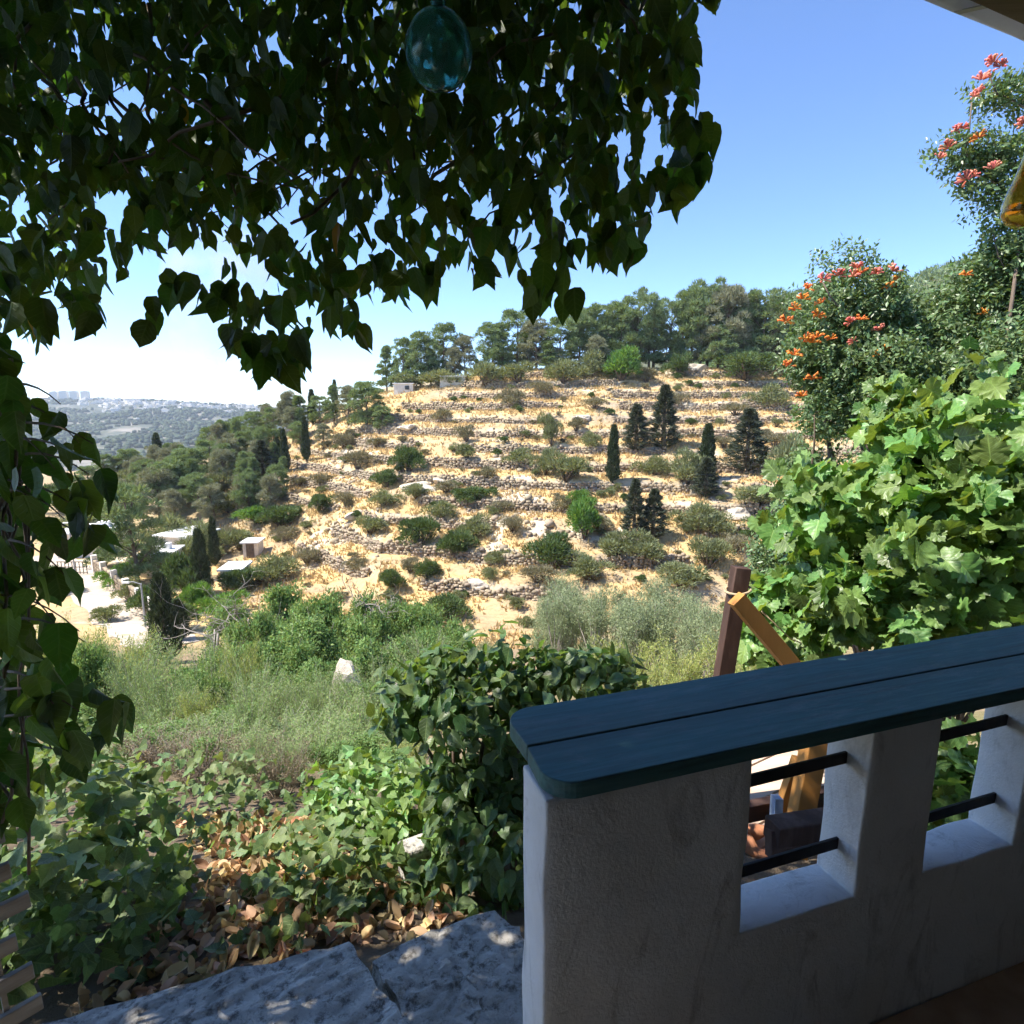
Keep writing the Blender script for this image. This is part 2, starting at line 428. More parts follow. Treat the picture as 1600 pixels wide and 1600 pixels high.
# ------------------------------------------------------------------ terrain
ZB = -17.4
STEP = 1.9
AX = np.array([-2.0, -1.2, -.65, -.5, -.37, -.22, 0, .2, .47, .8, 1.4, 2.2])
YB = np.array([100, 95, 85, 76, 66, 56, 50, 50, 50, 48, 44, 40.])
YT = np.array([150, 145, 135, 126, 122, 118, 116, 116, 114, 110, 100, 90.])
ZT = np.array([-17, -16, -14, -9.2, -3.6, 4.4, 7.6, 8.0, 7.4, 12, 16, 18.])
BS = np.array([-.30, -.30, -.28, -.22, -.12, -.01, .02, .03, .04, .05, .06, .06])
def terr_parts(x, y):
    x = np.asarray(x, float); y = np.asarray(y, float)
    a = x / np.maximum(y, 1.0)
    yb, yt, zt, bs = (np.interp(a, AX, q) for q in (YB, YT, ZT, BS))
    t = (y - yb) / (yt - yb)
    tt = np.clip(t, 0, 1)
    env = np.clip(t * 5, 0, 1)
    hs = (zt - ZB) * tt + env * ((vn(x / 24, y / 19) - .5) * 2.2 + (vn(x / 9, y / 7) - .5) * .55 + (vn(x / 2.6, y / 2.6) - .5) * .35)
    hs = np.maximum(hs, 0)
    q = hs / STEP; n = np.floor(q); f = q - n
    led = np.where(f < .88, f / .88 * .34, .34 + (f - .88) / .12 * .66)
    m = np.clip((vn(x / 13 + 50, y / 6) - .08) * 3.2, 0.1, 1) * np.clip((a + .50) * 6, 0, 1) * np.clip((1.02 - t) * 25, 0, 1)
    zh = ZB + STEP * (n + f * (1 - m) + led * m) + np.maximum(y - yt, 0) * bs
    near = np.interp(y, [-5, 1.3, 1.9, 2.6, 4, 6, 10, 20, 30, 42, 50, 60], [-.22, -.22, -.32, -.62, -1.3, -2.3, -4.4, -8.8, -12.3, -16.0, -17.2, -17.4])
    near = near + np.clip((y - 2.2) / 6, 0, 1) * np.clip((60 - y) / 10, 0, 1) * ((vn(x / 3 + 9, y / 3) - .5) * .5 + (vn(x / .9, y / .9 + 7) - .5) * .12)
    near = near - np.maximum(y - 140, 0) * .28
    z = np.maximum(near, zh)
    return z, q, f, m, t
def terr(x, y): return terr_parts(x, y)[0]
def hit(u, v, tmin=1.5, tmax=260):
    d = ray(u, v); ts = np.geomspace(tmin, tmax, 2500)
    X, Y, Z = d[0] * ts, d[1] * ts, d[2] * ts + CAMZ
    g = terr(X, Y); k = np.argmax(Z < g)
    if Z[k] >= g[k]: return None
    return Vector((X[k], Y[k], g[k])), ts[k]

A_ = np.linspace(-2.0, 2.0, 520)
ys = np.concatenate([np.linspace(1.25, 6, 40, endpoint=False), np.geomspace(6, 44, 70, endpoint=False), np.linspace(44, 135, 260, endpoint=False), np.geomspace(135, 420, 24)])
AA, YY = np.meshgrid(A_, ys)
XX = AA * YY
# widen the sheet close to the camera so that it is not a wedge
XX = XX + np.sign(AA) * np.abs(AA) * np.clip(9 - YY, 0, 9) * 1.2
ZZ, QQ, FF, MM, TT = terr_parts(XX, YY)
V = np.stack([XX, YY, ZZ], -1).reshape(-1, 3)
nr, nc = XX.shape
I = np.arange(nr * nc).reshape(nr, nc)
Fq = np.stack([I[:-1, :-1], I[:-1, 1:], I[1:, 1:], I[1:, :-1]], -1).reshape(-1, 4)
def mixc(a, b, t): return a * (1 - t[..., None]) + b * t[..., None]
gold = np.array([.57, .405, .19]); pale = np.array([.60, .52, .40]); soil = np.array([.40, .30, .19]); brown = np.array([.30, .22, .14]); greenish = np.array([.22, .20, .09])
n1 = vn(XX / 5, YY / 3); n2 = vn(XX / 1.7 + 30, YY / 1.2); n3 = vn(XX / 12 + 3, YY / 9)
C = np.broadcast_to(gold, XX.shape + (3,)).copy()
C = mixc(C, soil, np.clip((n1 - .55) * 3, 0, .8))
C = mixc(C, pale, np.clip((n2 * .55 + n3 * .6 - .74) * 7, 0, .85))
C = mixc(C, pale * .8, np.clip((FF - .84) * 20, 0, 1) * MM * .8)
forest = np.clip((-.30 - XX / YY) * 8, 0, 1) * np.clip((YY - 75) / 10, 0, 1)
C = mixc(C, np.array([.34, .27, .17]), forest * .75)
plateau = np.clip((TT - 1.0) * 8, 0, 1)
C = mixc(C, np.array([.30, .26, .16]), plateau * .7)
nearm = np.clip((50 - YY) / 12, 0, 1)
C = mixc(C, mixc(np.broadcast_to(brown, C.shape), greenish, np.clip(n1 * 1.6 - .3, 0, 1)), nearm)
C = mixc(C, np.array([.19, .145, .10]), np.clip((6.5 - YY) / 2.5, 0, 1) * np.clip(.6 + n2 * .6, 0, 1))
def ground_material():
    m, t, b = newmat('hillside_ground')
    at_ = N(t, 'ShaderNodeAttribute', attribute_name='base'); tc = N(t, 'ShaderNodeTexCoord')
    n1 = N(t, 'ShaderNodeTexNoise', i_Scale=1.6, i_Detail=10.0, i_Roughness=0.75); t.links.new(tc.outputs['Object'], n1.inputs['Vector'])
    rp = ramp(t, [(0.25, (0.5, 0.46, 0.42)), (0.5, (1, 1, 1)), (0.75, (1.25, 1.25, 1.28))]); t.links.new(n1.outputs['Fac'], rp.inputs[0])
    mx = N(t, 'ShaderNodeMix', data_type='RGBA', blend_type='MULTIPLY'); mx.inputs[0].default_value = 1
    t.links.new(at_.outputs['Color'], mx.inputs[6]); t.links.new(rp.outputs[0], mx.inputs[7]); t.links.new(mx.outputs[2], b.inputs['Base Color'])
    b.inputs['Roughness'].default_value = 0.95; b.inputs['Specular IOR Level'].default_value = 0.1
    bp = N(t, 'ShaderNodeBump', i_Strength=0.8, i_Distance=0.15); t.links.new(n1.outputs['Fac'], bp.inputs['Height']); t.links.new(bp.outputs[0], b.inputs['Normal'])
    return m
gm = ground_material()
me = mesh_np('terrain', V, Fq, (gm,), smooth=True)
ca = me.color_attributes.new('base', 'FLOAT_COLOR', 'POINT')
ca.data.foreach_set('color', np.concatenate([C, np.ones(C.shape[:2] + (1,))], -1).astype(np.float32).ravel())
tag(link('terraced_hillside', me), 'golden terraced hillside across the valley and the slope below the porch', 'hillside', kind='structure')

# the wooded ridge beyond the big hill, on the side of the flowering shrub
def ridge_sheet(name, fn, a0, a1, y0, y1, na, ny, mat, label):
    A, Y = np.meshgrid(np.linspace(a0, a1, na), np.linspace(y0, y1, ny))
    X = A * Y; Z = fn(A, Y, X)
    v = np.stack([X, Y, Z], -1).reshape(-1, 3); I = np.arange(len(v)).reshape(A.shape)
    f = np.stack([I[:-1, :-1], I[:-1, 1:], I[1:, 1:], I[1:, :-1]], -1).reshape(-1, 4)
    o = link(name, mesh_np(name, v, f, (mat,), smooth=True)); tag(o, label, 'hill', kind='structure'); return o
M['far_soil'] = surf('far_hill_soil', [(0.30, (0.05, 0.06, 0.04)), (0.50, (0.08, 0.09, 0.06)), (0.60, (0.20, 0.18, 0.14)), (0.72, (0.30, 0.27, 0.22))], 0.011, detail=10, bump=0.0)
M['wood_soil'] = surf('wooded_ridge_soil', [(0.3, (0.07, 0.085, 0.045)), (0.7, (0.14, 0.14, 0.08))], 0.05, bump=0.0)
def far_fn(A, Y, X):
    crest = np.interp(A, [-1.6, -1.0, -.72, -.62, -.5, -.4, -.3, 0, 1], [40, 18, 12, 10, -4, -14, -22, -30, -30])
    t = np.clip((Y - 1000) / 1400, 0, 1)
    z = -118 + (crest + 118) * t ** 0.85 + (vn(X / 160, Y / 160) - .5) * 26 * np.sin(np.pi * np.clip(t, 0, 1)) + (vn(X / 50, Y / 50) - .5) * 6
    return z - np.clip(Y - 2400, 0, 9999) * .12
ridge_sheet('far_hill', far_fn, -1.6, .6, 500, 3000, 160, 110, M['far_soil'], 'hazy blue far hill with a town along its crest')
def wood_fn(A, Y, X):
    c = np.interp(A, [0.1, .35, .5, .62, .72, 1.0, 1.6], [18, 30, 44, 62, 74, 95, 110]) * (Y / 330.0)
    t = np.clip((Y - 170) / 160, 0, 1)
    return 8 + (c - 8) * t ** 1.1 + (vn(X / 22, Y / 22) - .5) * 7 * t - np.clip(Y - 330, 0, 999) * .3
ridge_sheet('wooded_ridge', wood_fn, .1, 1.7, 165, 420, 70, 60, M['wood_soil'], 'dark wooded ridge rising behind the flowering shrub')

ORD = ['first', 'second', 'third', 'fourth', 'fifth', 'sixth', 'seventh', 'eighth', 'ninth', 'tenth', 'eleventh', 'twelfth', 'thirteenth', 'fourteenth', 'fifteenth', 'sixteenth', 'seventeenth', 'eighteenth', 'nineteenth', 'twentieth']
def ordn(i):
    if i < 20: return ORD[i]
    t = ['twenty', 'thirty', 'forty', 'fifty', 'sixty', 'seventy', 'eighty', 'ninety'][(i + 1) // 10 - 2] if i + 1 < 100 else 'hundred'
    r = (i + 1) % 10
    return (t + '-' + ORD[r - 1]) if r else t[:-1] + 'ieth' if t.endswith('y') else t + 'th'

# ------------------------------------------------------------------ dry stone terrace walls
def box_template():
    v = np.array([(-.5, -.5, 0), (.5, -.5, 0), (.5, .5, 0), (-.5, .5, 0), (-.42, -.4, 1), (.42, -.4, 1), (.42, .42, 1), (-.42, .42, 1)], float)
    f = np.array([(0, 3, 2, 1), (4, 5, 6, 7), (0, 1, 5, 4), (1, 2, 6, 5), (2, 3, 7, 6), (3, 0, 4, 7)], int)
    return v, f
BV, BF = box_template()
def stones(P, ang, size):
    n = len(P); jit = rng.normal(0, .07, (n, 8, 3))
    L = (BV[None] + jit) * size[:, None, :]
    c, s = np.cos(ang)[:, None], np.sin(ang)[:, None]
    x = L[..., 0] * c - L[..., 1] * s; y = L[..., 0] * s + L[..., 1] * c
    W = np.stack([x, y, L[..., 2]], -1) + P[:, None, :]
    return W.reshape(-1, 3), (BF[None] + (np.arange(n) * 8)[:, None, None]).reshape(-1, 4)

def terrace_walls():
    da = .0042
    al = np.arange(-.46, .95, da); yl = np.arange(46, 124, .12)
    A, Y = np.meshgrid(al, yl, indexing='ij')
    z, q, f, m, t = terr_parts(A * Y, Y)
    walls = {}
    for k in range(0, 14):
        lev = k + .9
        cr = (q[:, :-1] < lev) & (q[:, 1:] >= lev)
        has = cr.any(1); j = np.argmax(cr, 1)
        yk = yl[j]; mk = m[np.arange(len(al)), j]; tk = t[np.arange(len(al)), j]
        ok = has & (mk > .62) & (tk < .99)
        jump = np.r_[True, np.abs(np.diff(yk)) > 1.2]
        seg = []
        for i in range(len(al) + 1):
            brk = i == len(al) or not ok[i] or (jump[i] and len(seg) > 0)
            if brk:
                if len(seg) * da * 80 > 5: walls.setdefault(k, []).append(seg)
                seg = [i] if i < len(al) and ok[i] else []
            else: seg.append(i)
        walls.setdefault(k, [])
        walls[k] = [(al[s], yk[s], mk[s]) for s in walls[k]]
    for k, segs in walls.items():
        for si, (a, y, mm) in enumerate(segs):
            x = a * y
            d = np.r_[0, np.cumsum(np.hypot(np.diff(x), np.diff(y)))]
            L = d[-1]; Ps = []; An = []; Sz = []
            top0 = 1.45
            row_h = .27
            for r in range(6):
                s = np.cumsum(rng.uniform(.26, .62, int(L / .4) + 4)); s = s[s < L]
                if not len(s): continue
                xx, yy = np.interp(s, d, x), np.interp(s, d, y)
                ang = np.arctan2(np.interp(s + .3, d, y) - np.interp(s - .3, d, y), np.interp(s + .3, d, x) - np.interp(s - .3, d, x))
                base = terr(xx + np.sin(ang) * .45, yy - np.cos(ang) * .45)
                hh = .75 + .75 * vn(s / 3.7 + k * 9 + si * 5, k + 0 * s)
                keep = (r * row_h < hh * rng.uniform(.85, 1.05, len(s)))
                off = -.32 + r * .05 + rng.normal(0, .05, len(s))
                P = np.stack([xx - np.sin(ang) * off, yy + np.cos(ang) * off, base - .1 + r * row_h + rng.normal(0, .03, len(s))], -1)
                Ps.append(P[keep]); An.append((ang + rng.normal(0, .1, len(s)))[keep])
                Sz.append(np.stack([rng.uniform(.3, .58, len(s)), rng.uniform(.35, .55, len(s)), rng.uniform(.2, .31, len(s))], -1)[keep])
            P = np.concatenate(Ps); b = P.mean(0)
            v, fc = stones(P - b, np.concatenate(An), np.concatenate(Sz))
            o = link('terrace_wall', mesh_np('terrace_wall', v, fc, (M['stone'],)), loc=b)
            tag(o, f'dry stone terrace wall, {ordn(k)} row up the hillside, {ordn(si)} stretch from the wood', 'stone wall', 'dry stone terrace walls on the hillside')
terrace_walls()

# loose limestone on the slope and dry grass: nobody could count them
def hill_points(n, y0=46, y1=122, a0=-.5, a1=.95):
    y = np.sqrt(rng.uniform(y0 ** 2, y1 ** 2, n)); a = rng.uniform(a0, a1, n)
    return a * y, y
x, y = hill_points(16000)
z, q, f, m, t = terr_parts(x, y)
keep = (vn(x / 1.7 + 30, y / 1.2) * .55 + vn(x / 12 + 3, y / 9) * .6 > .76) & (t > 0) & (t < 1.02)
x, y, z = x[keep], y[keep], z[keep]
s = rng.gamma(2.0, .11, len(x))[:, None] * np.array([1, .9, .55]) + .12
v, fc = stones(np.stack([x, y, z - .08], -1), rng.uniform(0, 6.28, len(x)), s)
tag(link('limestone_rubble', mesh_np('limestone_rubble', v, fc, (M['stone'],))), 'pale limestone rubble scattered over the terraces', 'rubble', kind='stuff')
x, y = hill_points(60000, 40)
z, q, f, m, t = terr_parts(x, y)
pk = np.clip(.35 + (vn(x / 5, y / 3) < .62) * .5 - (vn(x / 1.7 + 30, y / 1.2) > .62) * .4 + (f > .80) * .3, 0, 1)
keep = (rng.random(len(x)) < pk) & (t > -.35)
x, y, z = x[keep], y[keep], z[keep]
n = len(x); P = np.stack([x, y, z - .05], -1)
P = np.repeat(P, 3, 0) + rng.normal(0, .12, (3 * n, 3)) * np.array([1, 1, 0])
D = rdir(3 * n) * .55 + np.array([0, -.1, 1.0])
v, fc = scatter((T_BLADE[0] * np.array([1.6, 1, 1]), T_BLADE[1]), P, D, rdir(3 * n), rng.uniform(.22, .62, 3 * n))
tag(link('dry_grass', mesh_np('dry_grass', v, fc, (M['gold'],))), 'golden dry grass on the terrace ledges', 'grass', kind='stuff')

# big pale rock faces
def boulder_mesh(seed, flat=.6):
    bm = bmesh.new(); bmesh.ops.create_icosphere(bm, subdivisions=3, radius=1)
    r = np.random.default_rng(seed)
    co = np.array([v.co for v in bm.verts]); D = unit(co)
    f = lumpy(D, seed, .35, 9)
    for _ in range(7):
        a = unit(r.normal(size=3)); h = r.uniform(.62, .85); dd = (co * f[:, None]) @ a
        f = np.where(dd > h, f * h / np.maximum(dd, 1e-6), f)
    for v_, d_, s_ in zip(bm.verts, D, f): v_.co = Vector(d_ * s_ * np.array([1, .8, flat]))
    me = bpy.data.meshes.new('boulder'); bm.to_mesh(me); bm.free(); me.materials.append(M['rock']); return me
boulders = [boulder_mesh(i) for i in range(4)]
for i, (u, v, wpx, lab) in enumerate([
    (650, 762, 60, 'pale limestone outcrop behind the round bushes near the middle of the terraces'),
    (1090, 576, 46, 'pale rounded boulder under the ridge pines'),
    (690, 752, 40, 'smaller limestone outcrop beside the widest pale outcrop'),
    (560, 802, 36, 'pale rock between low bushes on the forest side of the terraces'),
    (905, 655, 34, 'pale rock ledge high on the terraces above the slim cypress'),
    (745, 915, 40, 'whitish rock face at the foot of the terraces'),
    (1150, 800, 60, 'pale bare rock slab beside the flowering shrub'),
    (470, 668, 36, 'white rock below the ridge at the edge of the forest'),
    (640, 668, 30, 'white rock slab on the terrace under the lone pine'),
    (860, 845, 36, 'pale rock block on a low terrace near the bright tall bush'),
]):
    h = hit(u, v)
    if not h: continue
    p, t = h; s = wpx * t / F / 2
    o = link('boulder', boulders[i % 4], loc=p - Vector((0, 0, s * .12))); o.scale = (s, s, s * .8); o.rotation_euler = (0, 0, i * 1.3)
    tag(o, lab, 'rock', 'limestone outcrops')

# ------------------------------------------------------------------ hillside plants (prototype meshes, then copies)
def clumps_mesh(name, centres, radii, per, L, W, mat, up=.35, flat=.8):
    parts = []
    for c, r in zip(centres, radii):
        D = rdir(per); D[:, 2] = np.where(D[:, 2] < -.35, -D[:, 2], D[:, 2])
        P = np.asarray(c) + D * np.array([1, 1, flat]) * r * rng.uniform(.55, 1.0, per)[:, None]
        Y = D + np.array([0, 0, up]) + rdir(per) * .6
        parts.append(scatter((T_BLADE[0] * np.array([W, 1, 1]), T_BLADE[1]), P, Y, rdir(per), rng.uniform(.7, 1.2, per) * L))
    v, f, _ = join(parts)
    return mesh_np(name, v, f, (mat,))
def limbs(mb, base, H, centres, r0):
    top = Vector((centres[:, 0].mean(), centres[:, 1].mean(), H * .9))
    pts = [Vector((0, 0, -.3))] + [Vector((top.x * t + .12 * math.sin(5 * t), top.y * t, H * .9 * t)) for t in (.25, .5, .75, 1)]
    mb.tube(pts, [r0, r0 * .85, r0 * .65, r0 * .4, r0 * .15], 7)
    for c in centres[::3]:
        c = Vector(c); t = max(.2, min(.85, c.z / (H * .9) - .25))
        s = Vector((top.x * t + .12 * math.sin(5 * t), top.y * t, H * .9 * t))
        mb.tube([s, (s + c) / 2 + Vector((0, 0, .1 * H * .2)), c], [r0 * .35, r0 * .22, r0 * .08], 4)
def pine_proto(seed, H=10, shape='round', mat='pine', nc=58):
    r = np.random.default_rng(seed); cs = []; rs = []
    for i in range(nc):
        t = r.uniform(.12, 1) if shape != 'umbrella' else r.uniform(.34, 1)
        if shape == 'umbrella': R0 = H * .34 * math.sqrt(max(.02, 1 - ((t - .66) / .40) ** 2))
        elif shape == 'cone': R0 = H * .26 * (1.06 - t) ** .8
        else: R0 = H * .29 * math.sqrt(max(.02, 1 - ((t - .52) / .52) ** 2))
        a = r.uniform(0, 6.28); q = R0 * math.sqrt(r.uniform(.15, 1))
        cs.append((q * math.cos(a) + .05 * H * math.sin(t * 3 + seed), q * math.sin(a), H * t)); rs.append(H * r.uniform(.065, .115) * (0.7 if shape == 'cone' else 1))
    cs = np.array(cs); mb = MB(); limbs(mb, None, H, cs, H * .022)
    return [('trunk', mb.data('trunk', M['bark'], True)), ('crown', clumps_mesh('crown', cs, rs, 190, H * .050, .85, M[mat]))]
def column_proto(seed, H=8, R0=.8, mat='cypress', cone=False, n=5200):
    r = np.random.default_rng(seed); t = r.uniform(0, 1, n) ** .8
    prof = np.where(t < .12, t / .12 * .8 + .2, (1 - t) ** (.75 if cone else .55) * 1.05 + .02)
    a = r.uniform(0, 6.28, n); lump = 1 + .22 * np.sin(a * 3 + t * 17 + seed) + .15 * np.sin(a * 5 - t * 31)
    if cone: lump *= 1 + .28 * np.sin(t * 46 + a * 1.2)
    q = R0 * prof * lump * np.sqrt(r.uniform(.35, 1, n))
    P = np.stack([q * np.cos(a), q * np.sin(a), .15 + H * t * .95], -1)
    out = np.stack([np.cos(a), np.sin(a), np.zeros(n)], -1)
    Y = out * (.9 if cone else .35) + np.array([0, 0, .25 if cone else 1.0]) + rdir(n) * .4
    v, f = scatter((T_BLADE[0] * np.array([1.0, 1, 1]), T_BLADE[1]), P, Y, rdir(n), r.uniform(.6, 1.2, n) * (.5 if cone else .42))
    mb = MB().tube([(0, 0, -.3), (0, 0, H * .5), (0, 0, H * .92)], [R0 * .16 + .05, R0 * .1 + .03, .02], 6)
    return [('trunk', mb.data('trunk', M['bark'], True)), ('crown', mesh_np('crown', v, f, (M[mat],)))]
def bush_proto(seed, mat, n=4200, nl=11, L=.17, W=1.05, flat=.8, loose=False):
    """unit bush: about 1 m radius, 1.6 m high"""
    r = np.random.default_rng(seed)
    cs = np.stack([r.normal(0, .38, nl), r.normal(0, .38, nl), r.uniform(.25, .95 * flat * 1.3, nl)], -1); rs = r.uniform(.32, .58, nl)
    if loose: rs *= .8
    mb = MB()
    for c in cs: mb.tube([(0, 0, -.2), Vector(c) * .5 + Vector((0, 0, .05)), Vector(c)], [.05, .03, .012], 4)
    me = clumps_mesh('foliage', cs, rs, n // nl, L, W, M[mat], up=.5, flat=.9)
    return [('stem', mb.data('stem', M['bark'], True)), ('foliage', me)]
PINES = [pine_proto(1, 10, 'umbrella'), pine_proto(2, 10, 'round'), pine_proto(3, 10, 'round', 'pine_grey'), pine_proto(4, 10, 'cone'), pine_proto(5, 10, 'umbrella', 'pine', 56), pine_proto(6, 10, 'round', 'pine', 60)]
CYP = [column_proto(1, 8, .62), column_proto(2, 8, .95)]
CON = [column_proto(3, 8, 2.1, 'conifer', True, 7000), column_proto(4, 8, 1.6, 'conifer', True, 6000)]
B_GREEN = [bush_proto(10 + i, 'bush_green') for i in range(3)]
B_BRIGHT = [bush_proto(20 + i, 'bush_bright') for i in range(2)]
B_OLIVE = [bush_proto(30 + i, 'bush_olive', 3400) for i in range(3)]
B_SCRUB = [bush_proto(40 + i, 'bush_scrub', 2200, 11, .2, .6, .6, True) for i in range(3)]

def plant(name, proto, loc, scale, rz, label, cat, group):
    o = empty(name, loc, rz, scale)
    for nm, me in proto: link(nm, me, o)
    return tag(o, label, cat, group)
def by_pixels(u, vb, vt, wpx, proto, H, Rw):
    """a plant standing at the ground under pixel (u, vb), reaching up to row vt, wpx wide"""
    h = hit(u, vb)
    if not h or h[1] > 138:                    # beyond the crest: it stands on the ridge and only its top shows
        d = ray(u, vt); yy = float(np.interp(d[0] / d[1], AX, YT)) + 1.5 + (u * 7 % 5)
        p = Vector((d[0] / d[1] * yy, yy, 0)); p.z = float(terr(p.x, p.y)); t = yy / d[1]
        hm = max(2.5, d[2] * t + CAMZ - p.z); wm = wpx * t / F
        return p, (wm / Rw, wm / Rw, hm / H)
    p, t = h
    hm = (vb - vt) * t / F * 1.02; wm = wpx * t / F
    return p, (wm / Rw, wm / Rw, hm / H)

RIDGE0 = [(602, 592, 548, 22, 3), (628, 590, 530, 40, 1), (655, 588, 520, 62, 5), (692, 584, 515, 60, 1), (726, 580, 526, 44, 2), (770, 580, 506, 62, 5), (808, 578, 500, 50, 1), (838, 578, 506, 56, 2), (874, 578, 503, 46, 1),
    (906, 574, 490, 46, 0), (934, 574, 476, 54, 4), (968, 572, 474, 56, 5), (1000, 572, 462, 48, 0), (1024, 570, 486, 40, 3), (1052, 574, 466, 50, 4), (1084, 574, 462, 60, 5), (1112, 560, 438, 58, 0), (1140, 566, 450, 50, 2), (1168, 572, 468, 46, 1), (1200, 574, 452, 64, 4), (1236, 580, 466, 60, 5), (1270, 590, 470, 60, 1), (1310, 590, 470, 60, 5), (855, 582, 535, 44, 3), (1132, 578, 520, 50, 1), (930, 582, 530, 40, 2)]
RIDGE = []
for i, q_ in enumerate(RIDGE0):
    RIDGE += [(q_[0], q_[1], q_[2] - (8 if i % 3 == 0 else 0), q_[3], q_[4]), (q_[0] + 15 + i % 5, q_[1] - 2, q_[2] + 14 + (i * 5) % 23, q_[3] * .7, (3, 1, 3, 2)[i % 4])]
for i, (u, vb, vt, wp, k) in enumerate(RIDGE):
    wp = min(wp * 1.3, (vb - vt) * .72)
    g = by_pixels(u, vb, vt, wp, PINES[k], 10.4, 6.6 if k in (0, 4) else (4.6 if k == 3 else 6.0))
    if g: plant('pine_tree', PINES[k], g[0], g[1], i * 1.7, f'{["umbrella-crowned", "rounded dark", "greyish", "narrow pointed", "broad umbrella-crowned", "dense full"][k]} pine on the skyline ridge, {ordn(i)} along it from the spur', 'pine tree', 'pines along the ridge')
FOREST = [(572, 674, 602, 50, 5), (598, 676, 638, 34, 1), (545, 664, 608, 34, 2), (522, 662, 604, 22, 3), (500, 664, 622, 36, 1), (470, 668, 620, 26, 3), (452, 672, 628, 40, 2), (428, 680, 640, 44, 1), (400, 690, 646, 46, 5), (374, 694, 652, 46, 1), (348, 700, 660, 48, 5), (322, 708, 668, 50, 1), (362, 742, 688, 46, 2), (330, 750, 690, 56, 1), (300, 776, 704, 62, 5), (272, 800, 722, 64, 1), (250, 812, 735, 60, 2), (402, 732, 690, 44, 2), (312, 800, 742, 44, 1), (430, 708, 672, 40, 5), (385, 722, 676, 40, 1), (336, 816, 760, 40, 2), (205, 752, 704, 52, 5), (165, 756, 712, 44, 1), (232, 770, 720, 50, 1), (140, 770, 730, 46, 5), (505, 700, 664, 40, 2), (470, 700, 662, 36, 1), (185, 800, 750, 50, 2), (120, 800, 745, 50, 1)]
for i, (u, vb, vt, wp, k) in enumerate(FOREST):
    wp = min(wp * 1.2, (vb - vt) * .8)
    g = by_pixels(u, vb, vt, wp, PINES[k], 10.4, 6.6 if k in (0, 4) else (4.6 if k == 3 else 6.0))
    if g: plant('pine_tree', PINES[k], g[0], g[1], i * 2.1, f'{["umbrella-crowned", "rounded dark", "greyish", "narrow pointed", "broad", "dense full"][k]} pine in the spur wood, {ordn(i)} down from the skyline', 'pine tree', 'pines of the wood on the spur')
x = rng.uniform(-.66, -.335, 56); y = rng.uniform(84, 132, 56); i = len(FOREST)
for aa, yy in zip(x, y):
    xx = aa * yy; t_ = float(terr_parts(xx, yy)[4])
    if aa > -.36 and yy < 110: continue
    if t_ < .12: continue
    k = (1, 2, 3, 3, 2)[i % 5]; s_ = rng.uniform(.45, .70)
    plant('pine_tree', PINES[k], (xx, yy, float(terr(xx, yy))), s_, i * 2.1, f'{["umbrella-crowned", "rounded dark", "greyish", "narrow pointed", "broad", "dense full"][k]} pine in the spur wood, {ordn(i)} down from the skyline', 'pine tree', 'pines of the wood on the spur'); i += 1
CYPS = [(957, 758, 668, 20, CYP[0], 'slim lone cypress standing in the middle of the terraces'), (1103, 748, 664, 26, CYP[0], 'thin cypress rising behind the round olive bush'),
    (446, 738, 672, 15, CYP[0], 'slim cypress at the forest edge, taller of the tight pair'), (436, 736, 684, 13, CYP[0], 'slim cypress at the forest edge, shorter of the tight pair'), (479, 720, 652, 13, CYP[0], 'very thin dark cypress standing alone beside the forest edge'),
    (337, 884, 808, 16, CYP[0], 'small pointed cypress beside the shed in the valley'), (243, 716, 676, 20, CYP[1], 'dark stout cypress seen against the hazy far hill'), (489, 664, 612, 14, CYP[0], 'thin cypress on the skyline where the spur begins to fall'), (448, 664, 616, 12, CYP[0], 'thin cypress on the spur skyline next to the narrow pines'), (525, 650, 598, 10, CYP[0], 'thin cypress spire highest on the spur skyline')]
for i, (u, vb, vt, wp, pr, lab) in enumerate(CYPS):
    g = by_pixels(u, vb, vt, wp, pr, 8.0, 1.25 if pr is CYP[0] else 1.9)
    if g: plant('cypress_tree', pr, g[0], g[1], i * 1.1, lab, 'cypress', 'cypresses on the hillside')
CONS = [(993, 708, 636, 38, CON[1], 'dark conifer, shorter of the two standing on the upper terraces'), (1036, 704, 606, 44, CON[1], 'dark conifer, taller of the two standing on the upper terraces'), (1166, 738, 640, 62, CON[0], 'broad dark conical conifer standing apart near the flowering shrub'),
    (990, 842, 748, 34, CON[1], 'dark conifer in the lower terraces, taller of the touching pair'), (1020, 842, 764, 44, CON[0], 'dark conifer in the lower terraces, wider of the touching pair'), (412, 752, 688, 42, CON[0], 'dark conical conifer in front of the spur wood'), (1102, 776, 716, 40, CON[1], 'dark conifer growing against the round olive bush'), (352, 735, 690, 36, CON[0], 'dark conical conifer inside the spur wood')]
for i, (u, vb, vt, wp, pr, lab) in enumerate(CONS):
    g = by_pixels(u, vb, vt, wp, pr, 8.0, 4.2 if pr is CON[0] else 3.2)
    if g: plant('conifer_tree', pr, g[0], g[1], i * 1.3, lab, 'conifer', 'dark conifers on the hillside')
g = by_pixels(215, 912, 764, 96, PINES[1], 10.4, 6.0)
plant('pine_tree', PINES[1], g[0], g[1], 0.4, 'tall shaggy pine standing beside the valley house', 'pine tree', 'pines in the valley')

